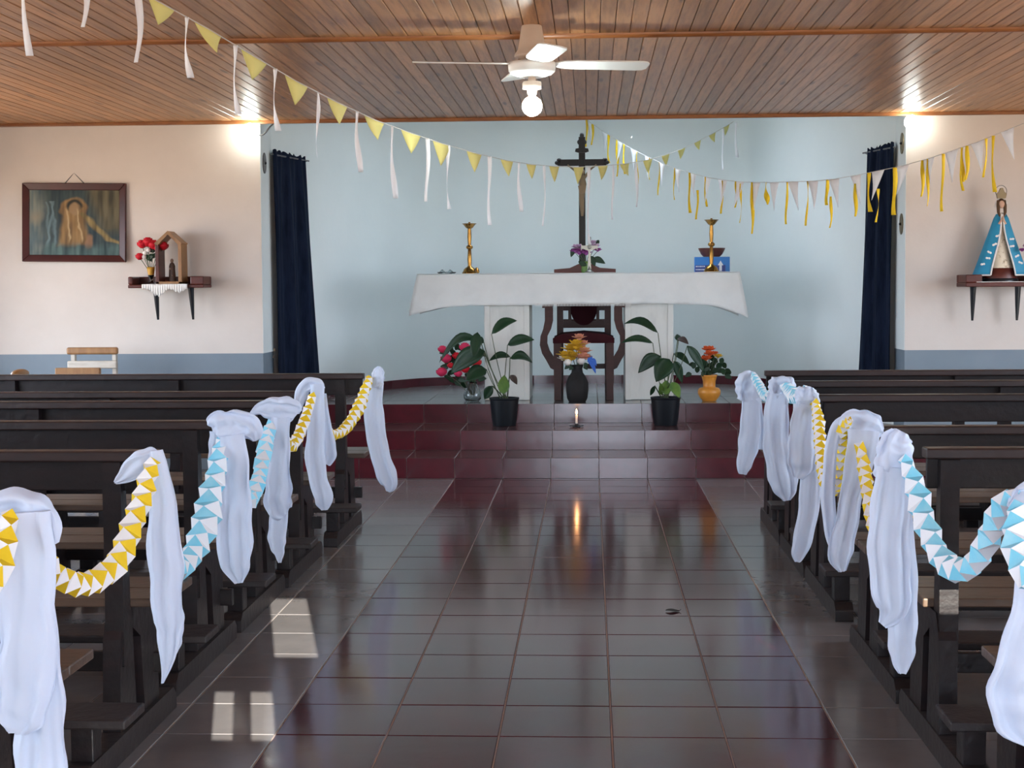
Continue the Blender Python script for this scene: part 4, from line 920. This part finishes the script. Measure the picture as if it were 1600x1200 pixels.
MB().tube([Vector(p) for p in rows_[-1]], .006, 6).build('cape_hem', M['lace'], cape)
bf = MB().ball((-.008,0,.004), .010, .004, .008, 10, 6).ball((.008,0,.004), .010, .004, .008, 10, 6).mesh('butterfly_motif', M['lace'])
for (px, py) in ((1556,369),(1551,382),(1543,394),(1541,403),(1534,412),(1577,374),(1577,385),(1585,400),(1590,410)):
    X_, Z_ = (px-1563)*k, zb(py); t = (103*k-Z_)/(93*k); r_ = (9*(1-t)**.9 + 41*t**1.05)*k
    cx_ = max(-.98, min(.98, X_/r_)); Y_ = -math.sqrt(1-cx_*cx_)*r_*.56*(1-.25*t) - .007
    obj_from(bf, 'butterfly_motif', cape, (X_, Y_, Z_), (R(-15), rnd.uniform(-.5,.5), 0))
MB().ball((0,-2*k,zb(320)), 4.4*k, 4.4*k, 6.2*k, 16, 12).build('face', M['skin'], st)
MB().tube([(-4.5*k,0,zb(314)),(-5*k,-2*k,zb(322)),(-5*k,-4*k,zb(332)),(-3*k,-5*k,zb(339))], [2.4*k,2.8*k,2.4*k,1.2*k]).tube([(4.5*k,0,zb(314)),(5*k,-2*k,zb(322)),(5*k,-4*k,zb(332)),(3*k,-5*k,zb(339))], [2.4*k,2.8*k,2.4*k,1.2*k]).ball((0,.8*k,zb(317)), 5.6*k, 5*k, 6*k).build('hair', M['hair'], st)
MB().tube([(-9*k*math.cos(a), 1.5*k, zb(322)+10*k*math.sin(a)) for a in [math.pi*i/12-.3 for i in range(13)]], 1.2*k, 6).build('veil_rim', M['lace'], st)
MB().prism([(-6*k,0),(6*k,0),(7.5*k,7*k),(4*k,10*k),(1.5*k,16*k),(-1.5*k,16*k),(-4*k,10*k),(-7.5*k,7*k)], (0,-3*k,zb(311)), (1,0,0), (0,0,1), (0,1,0), 6*k).build('crown', M['crown'], st, bevel=.004)
MB().tube([(8.5*k*math.cos(a), 2*k, zb(300)+9*k*math.sin(a)) for a in [2*math.pi*i/24 for i in range(25)]], .5*k, 6).build('halo_ring', M['wire'], st)
MB().tube([(-5*k,-7*k,zb(350)),(-2*k,-9*k,zb(345)),(0,-10*k,zb(338))], [1.8*k,1.6*k,.8*k]).tube([(5*k,-7*k,zb(350)),(2*k,-9*k,zb(345)),(0,-10*k,zb(338))], [1.8*k,1.6*k,.8*k]).build('praying_hands', M['skin'], st)
o = P(1608, 430, 10.82); pv = thing('flower_vase', (o.x, 10.8, zt0+.0345), 'small vase of dusky purple flowers beside the statue', 'vase')
MB().lathe([(.022,0),(.03,.03),(.018,.07),(.022,.09),(.018,.09),(.001,.06)], n=16).build('body', M['clay'], pv)
for (px, py, r) in ((1597,392,6),(1604,386,7),(1611,392,7)): bloom(pv, P(px, py, 10.76), r*S(10.76)*1.1, 'purple', 5)

# ------------------------------------------------------------------ stacked wooden chairs by the end wall
def low_chair(label, px0, px1, parts, d):
    x0, x1 = P(px0, 560, d).x, P(px1, 560, d).x; root = thing('wooden_chair', ((x0+x1)/2, d, 0), label, 'chair')
    return root, x0, x1
root, x0, x1 = low_chair('small wooden chair with orange-brown back rail against the grey-blue wainscot', 102, 182, None, 10.6)
zt = P(140, 543, 10.6).z
adopt(MB().box(x0, x1, 10.62, 10.66, zt-.05, zt).build('back_rail', M['oak'], bevel=.012), root)
adopt(MB().box(x0+.01, x1, 10.60, 10.64, P(140,576,10.6).z, P(140,564,10.6).z).build('back_slat', M['pale'], bevel=.01), root)
for x in (x0+.025, x1-.045):
    adopt(MB().box(x, x+.03, 10.64, 10.68, 0, zt-.02).build('leg', M['pale'], bevel=.004), root); adopt(MB().box(x, x+.03, 10.28, 10.31, 0, .45).build('leg', M['pale'], bevel=.004), root)
adopt(MB().box(x0, x1, 10.24, 10.64, .45, .475).build('seat', M['oak'], bevel=.006), root)
root, x0, x1 = low_chair('low light wooden chair half hidden before the orange-brown chair', 85, 155, None, 10.1)
zt = P(120, 575, 10.1).z
adopt(MB().box(x0, x1, 10.10, 10.14, zt-.048, zt).build('back_rail', M['oak'], bevel=.006), root)
for x in (x0+.02, x1-.05):
    adopt(MB().box(x, x+.03, 10.12, 10.15, 0, zt-.02).build('leg', M['pale'], bevel=.004), root); adopt(MB().box(x, x+.03, 9.78, 9.81, 0, .42).build('leg', M['pale'], bevel=.004), root)
adopt(MB().box(x0, x1, 9.75, 10.12, .42, .445).build('seat', M['oak'], bevel=.006), root)
kx = P(30, 585, 8.85).x
kn = thing('prayer_stool', (kx, 8.85, 0), 'pale worn prayer stool with a rounded brown arm past the front left pew', 'stool')
zk = P(32, 576, 8.85).z
MB().prism([(-.03,.0),(.03,.0),(.03,zk-.2),(-.0,zk-.06),(-.04,zk-.06),(-.05,zk-.2)], (-.03,-.02,0), (1,0,0), (0,0,1), (0,1,0), .04).build('upright', M['pale'], kn, bevel=.006)
MB().ball((.005,0,zk-.03), .038, .11, .028).build('arm', M['oak'], kn); MB().box(-.20, .08, -.05, .25, zk-.22, zk-.195).build('seat', M['oak'], kn, bevel=.006)
MB().box(-.18, -.14, -.02, .02, 0, zk-.22).build('leg', M['pale'], kn, bevel=.004)
MB().box(-.18, -.14, .20, .24, 0, zk-.22).build('leg', M['pale'], kn, bevel=.004); MB().box(.0, .04, .20, .24, 0, zk-.22).build('leg', M['pale'], kn, bevel=.004)

# ------------------------------------------------------------------ ceiling fan and bulbs
DF = 7.16; fo = P(831, 100, DF); fan = thing('ceiling_fan', (fo.x, DF, ZC), 'white four-bladed ceiling fan with a bare lit bulb', 'fan')
zf = lambda py: P(831, py, DF).z - ZC
kf = S(DF)
MB().lathe([(15*kf,-.001),(16*kf,-.005),(20*kf,zf(70)),(22*kf,zf(78)),(27*kf,zf(86)),(27*kf,zf(89)),(10*kf,zf(90))], n=28).build('canopy', M['fanc'], fan)
MB().lathe([(9*kf,zf(88)),(9*kf,zf(98))], n=18).build('stalk', M['wire'], fan)
MB().lathe([(20*kf,zf(96)),(36*kf,zf(98)),(37*kf,zf(102)),(36*kf,zf(112)),(30*kf,zf(117)),(17*kf,zf(121)),(5*kf,zf(121))], n=36).build('motor_housing', M['fanw'], fan); motor = bpy.data.objects['motor_housing']
for i in range(12):
    a = 2*math.pi*i/12; c = Vector((31*kf*math.cos(a), 31*kf*math.sin(a), zf(115.2)))
    MB().tube([c, c + Vector((-7*kf*math.cos(a), -7*kf*math.sin(a), zf(118.6)-zf(115.2)))], .0035, 5).build('vent_slot', M['slot'], motor)
for a in (12, -78, 102, 192):
    bl = MB().prism([(.10,-.018),(.145,-.050),(.20,-.062),(.51,-.066),(.535,-.060),(.55,-.035),(.55,.035),(.535,.060),(.51,.066),(.20,.062),(.145,.050),(.10,.018)], (0,0,-.003), (1,0,0), (0,1,0), (0,0,1), .006)
    o = bl.build('blade', M['fanw'], fan, bevel=.002); o.location = (0,0,zf(100)); o.rotation_euler = Euler((R(-9), 0, R(a)), 'XYZ')
MB().lathe([(14*kf,zf(128)),(15*kf,zf(131)),(14.5*kf,zf(139)),(8*kf,zf(139)),(7*kf,zf(147)),(6*kf,zf(147)),(6*kf,zf(120))], n=24).build('light_fitting', M['fanc'], fan)
MB().lathe([(5*kf,zf(120)),(5*kf,zf(129))], n=14).build('lamp_stem', M['fanc'], fan)
lb = tag(MB().lathe([(5.5*kf,zf(144)+fo.z*0),(6*kf,zf(152))], (0,0,0), 16).build('bulb_neck', M['fanw'], fan))
MB().ball((0,0,zf(166)), 15.5*kf, n=24, m=16).build('bulb', M['bulb'], fan)
def wall_bulb(px, py, label, wire):
    c = P(px, py, 10.9); c.z = min(c.z, ZC-.075); root = thing('wall_lamp', (c.x, 10.99, c.z), label, 'lamp', 'bare bulbs on the end walls')
    MB().prism([(.035*math.cos(2*math.pi*i/18), .035*math.sin(2*math.pi*i/18)) for i in range(18)], (0,.008,0), (1,0,0), (0,0,1), (0,-1,0), .02).build('rose', M['fanw'], root, bevel=.003)
    MB().tube([(0,-.01,0),(0,-.05,0)], .02, 14).build('socket', M['fanw'], root)
    MB().ball((0,-.088,0), .048, n=22, m=14).build('bulb', M['wbulb'], root)
    if wire: adopt(MB().tube([Vector(q_) for q_ in spline([tuple(P(a_, b_, d_)) for a_, b_, d_ in wire], 16)], .006, 6).build('cable', M['wire']), root)
wall_bulb(391, 197, 'bare lit bulb high on the wall above the framed picture side', [(396,204,10.985),(406,211,10.985),(414,208,11.02),(422,198,11.1),(431,190,11.2)])
wall_bulb(1424, 184, 'bare lit bulb high on the wall above the statue side', [(1418,176,10.985),(1411,173,10.985),(1405,176,11.05)])

# ------------------------------------------------------------------ bunting
def lerp_path(lst, x):
    for p, q_ in zip(lst, lst[1:]):
        if p[0] <= x <= q_[0]:
            t = (x-p[0])/(q_[0]-p[0]); return tuple(a+(b_-a)*t for a, b_ in zip(p, q_))
    return lst[0] if x < lst[0][0] else lst[-1]
def flag_mb(c, u, wdt, hgt, skew, seed):
    """thin paper triangle hanging from the string, slightly curled"""
    u = u.normalized(); nrm = Vector((u.y, -u.x, 0)).normalized(); rr = random.Random(seed); cu = rr.uniform(-.02,.03); rows_ = []
    for j in range(6):
        t = j/5; ww = wdt*(1-t)*.5 + .001
        rows_.append([c + u*(k*ww + skew*wdt*t) + Vector((0,0,-hgt*t)) + nrm*(cu*t*t + .012*k*t*(1-t)) for k in (-1,0,1)])
    return MB().grid(rows_, smooth=True)
def streamer_mb(top, length, wdt, seed, u=Vector((1,0,0))):
    rr = random.Random(seed); ph = rr.uniform(0,6); rows_ = []; tw = rr.uniform(.4,1.6)
    for j in range(15):
        t = j/14; a = tw*math.sin(3.0*t+ph); ww = wdt/2*(.75+.25*math.sin(5*t+ph))
        dv = Vector((math.cos(a), math.sin(a)*.8, 0))
        c = top + Vector((.012*math.sin(4*t+ph)*t, .02*math.sin(2.5*t+ph)*t, -length*t))
        rows_.append([c - dv*ww, c + dv*ww])
    return MB().grid(rows_)
S1 = [(-160,-260,3.7),(-60,-175,4.0),(40,-110,4.3),(110,-70,4.5),(180,-33,4.7),(252,5,5.0),(325,45,5.35),(397,88,5.7),(463,127,6.05),(527,160,6.45),(585,187,6.85),(642,208,7.25),(690,224,7.65),(741,239,8.1),(792,251,8.6),(830,257,9.1),(866,260,9.6),(904,261,10.1),(942,259,10.6),(976,256,11.1),(1012,250,11.6),(1040,242,12.1),(1065,233,12.6),(1090,221,12.9),(1113,209,13.15),(1135,197,13.35),(1146,190,13.48)]
b1 = thing('bunting', P(642,208,7.25), 'string of pale yellow pennants and white streamers running to the back wall', 'bunting')
adopt(MB().tube([P(*p) for p in S1], .0022, 5).build('string', M['thread']), b1)
for i, (px, py, d) in enumerate(S1[4:26]):
    if i == 0: continue
    q0, q1 = P(*lerp_path(S1, px-6)), P(*lerp_path(S1, px+6)); u = (q1-q0); c = P(*lerp_path(S1, px))
    fw_ = max(.10, min(.26, {0:42,1:42,2:42,3:40,4:35,5:31,6:30,7:30,8:27,9:23,10:19,11:15,12:15,13:16,14:15,15:14,16:14,17:12,18:11,19:10,20:10,21:9}[i] * S(d) / max(.12, (u.normalized().x - u.normalized().y*(px-922)/F)) ))
    hg = {1:30,2:33,3:33,4:33,5:31,6:29,7:28,8:31,9:27,10:22,11:20,12:22,13:24,14:20,15:17,16:18,17:15,18:14,19:12,20:12,21:13}[i]*S(d)*1.1
    adopt(flag_mb(c, u, fw_, hg, rnd.uniform(-.05,.05), i).build('pennant', M['pyel'], solid=.0008), b1)
for k, (px, bot, wp) in enumerate(((38,86,11),(130,40,11),(215,96,11),(292,121,10),(368,178,9),(430,204,9),(497,246,8),(558,268,8),(613,309,8),(668,314,8),(700,326,8),(765,351,7),(811,330,6),(850,352,5),(920,380,6),(958,342,5),(994,322,5),(1130,265,4),(1150,245,4))):
    q_ = lerp_path(S1, min(px, 1145)); top = P(px, q_[1], q_[2]); ln = (bot - q_[1])*S(q_[2])
    adopt(streamer_mb(top, ln, wp*S(q_[2])*1.15, k+30).build('streamer', M['wpap'], solid=.0006), b1)
S2 = [(914,184,13.95),(922,191,13.85),(945,207,13.5),(968,221,13.1),(990,234,12.7),(1012,245,12.4),(1034,255,12.1),(1058,264,11.8),(1082,271,11.5),(1105,277,11.2),(1129,281,10.9),(1155,284,10.6),(1181,285,10.35),(1210,285,10.1),(1239,284,9.85),(1270,283,9.6),(1303,280,9.35),(1337,274,9.1),(1372,267,8.85),(1411,259,8.6),(1450,248,8.4),(1487,236,8.2),(1527,222,8.05),(1574,203,7.9),(1630,180,7.75),(1700,150,7.55)]
b2 = thing('bunting', P(1239,284,9.85), 'string of white pennants and yellow streamers sagging towards the statue', 'bunting')
adopt(MB().tube([P(*p) for p in S2], .0022, 5).build('string', M['thread']), b2)
for i, (px, py, d) in enumerate(S2[1:25]):
    q0, q1 = P(*lerp_path(S2, px-5)), P(*lerp_path(S2, px+5)); u = q1-q0; c = P(px, py, d)
    un = u.normalized(); pw = 9 if i < 6 else 11 if i < 9 else 14 if i < 13 else 16 if i < 17 else 19
    fw_ = max(.06, min(.22, pw*S(d)/max(.12, abs(un.x - un.y*(px-922)/F))))
    adopt(flag_mb(c, u, fw_, (30 + 14*min(1, i/12) + (4 if i > 19 else 0))*S(d), (.45 if i in (13,14,15,16,21,22) else -.25 if i in (10,11,12,17,18) else 0), i+60).build('pennant', M['wpap'], solid=.0008), b2)
for k, (px, top, bot, wp) in enumerate(((917,184,226,4),(926,193,225,4),(951,208,252,5),(964,216,272,5),(975,226,272,4),(995,236,290,3),(1015,246,280,5),(1030,254,305,4),(1054,263,312,4),(1078,268,330,5),(1090,300,345,5),(1102,272,318,3),(1129,285,336,5),(1150,280,320,5),(1157,290,350,4),(1175,285,364,6),(1197,286,320,8),(1230,285,350,6),(1262,284,352,6),(1293,283,322,8),(1298,310,358,5),(1336,290,340,6),(1358,268,328,7),(1372,298,349,6),(1399,260,333,9),(1441,250,305,6),(1449,250,322,5),(1474,240,328,6),(1503,228,280,6),(1511,230,282,7),(1502,250,300,4),(1541,215,274,6),(1552,212,298,6))):
    q_ = lerp_path(S2, px); ln = (bot - top)*S(q_[2])
    adopt(streamer_mb(P(px, max(top-3, q_[1]), q_[2]-.01), ln, wp*S(q_[2])*1.1, k+90).build('streamer', M['yel'], solid=.0006), b2)

# ------------------------------------------------------------------ debris on the aisle
o = P(1051, 959, 1.31*F/511); yy = 1.31*F/(959-446.8); o = P(1051, 959, yy)
dl_ = thing('dry_leaf', (o.x, yy, .0008), 'dark curled dry leaf lying on the aisle tiles', 'leaf')
lf = MB(); rows_ = []
for j in range(7):
    t = j/6; rows_.append([(-.028+.056*t, u_*.024*math.sin(math.pi*(t*.9+.05)), .003+.002*abs(u_)+.002*math.sin(5*t)) for u_ in (-1,-.5,0,.5,1)])
lf.grid(rows_).build('blade', M['debris'], dl_, solid=.001)
MB().tube([(.026,0,.003),(.034,.004,.008)], .0012, 5).build('stalk', M['debris'], dl_)
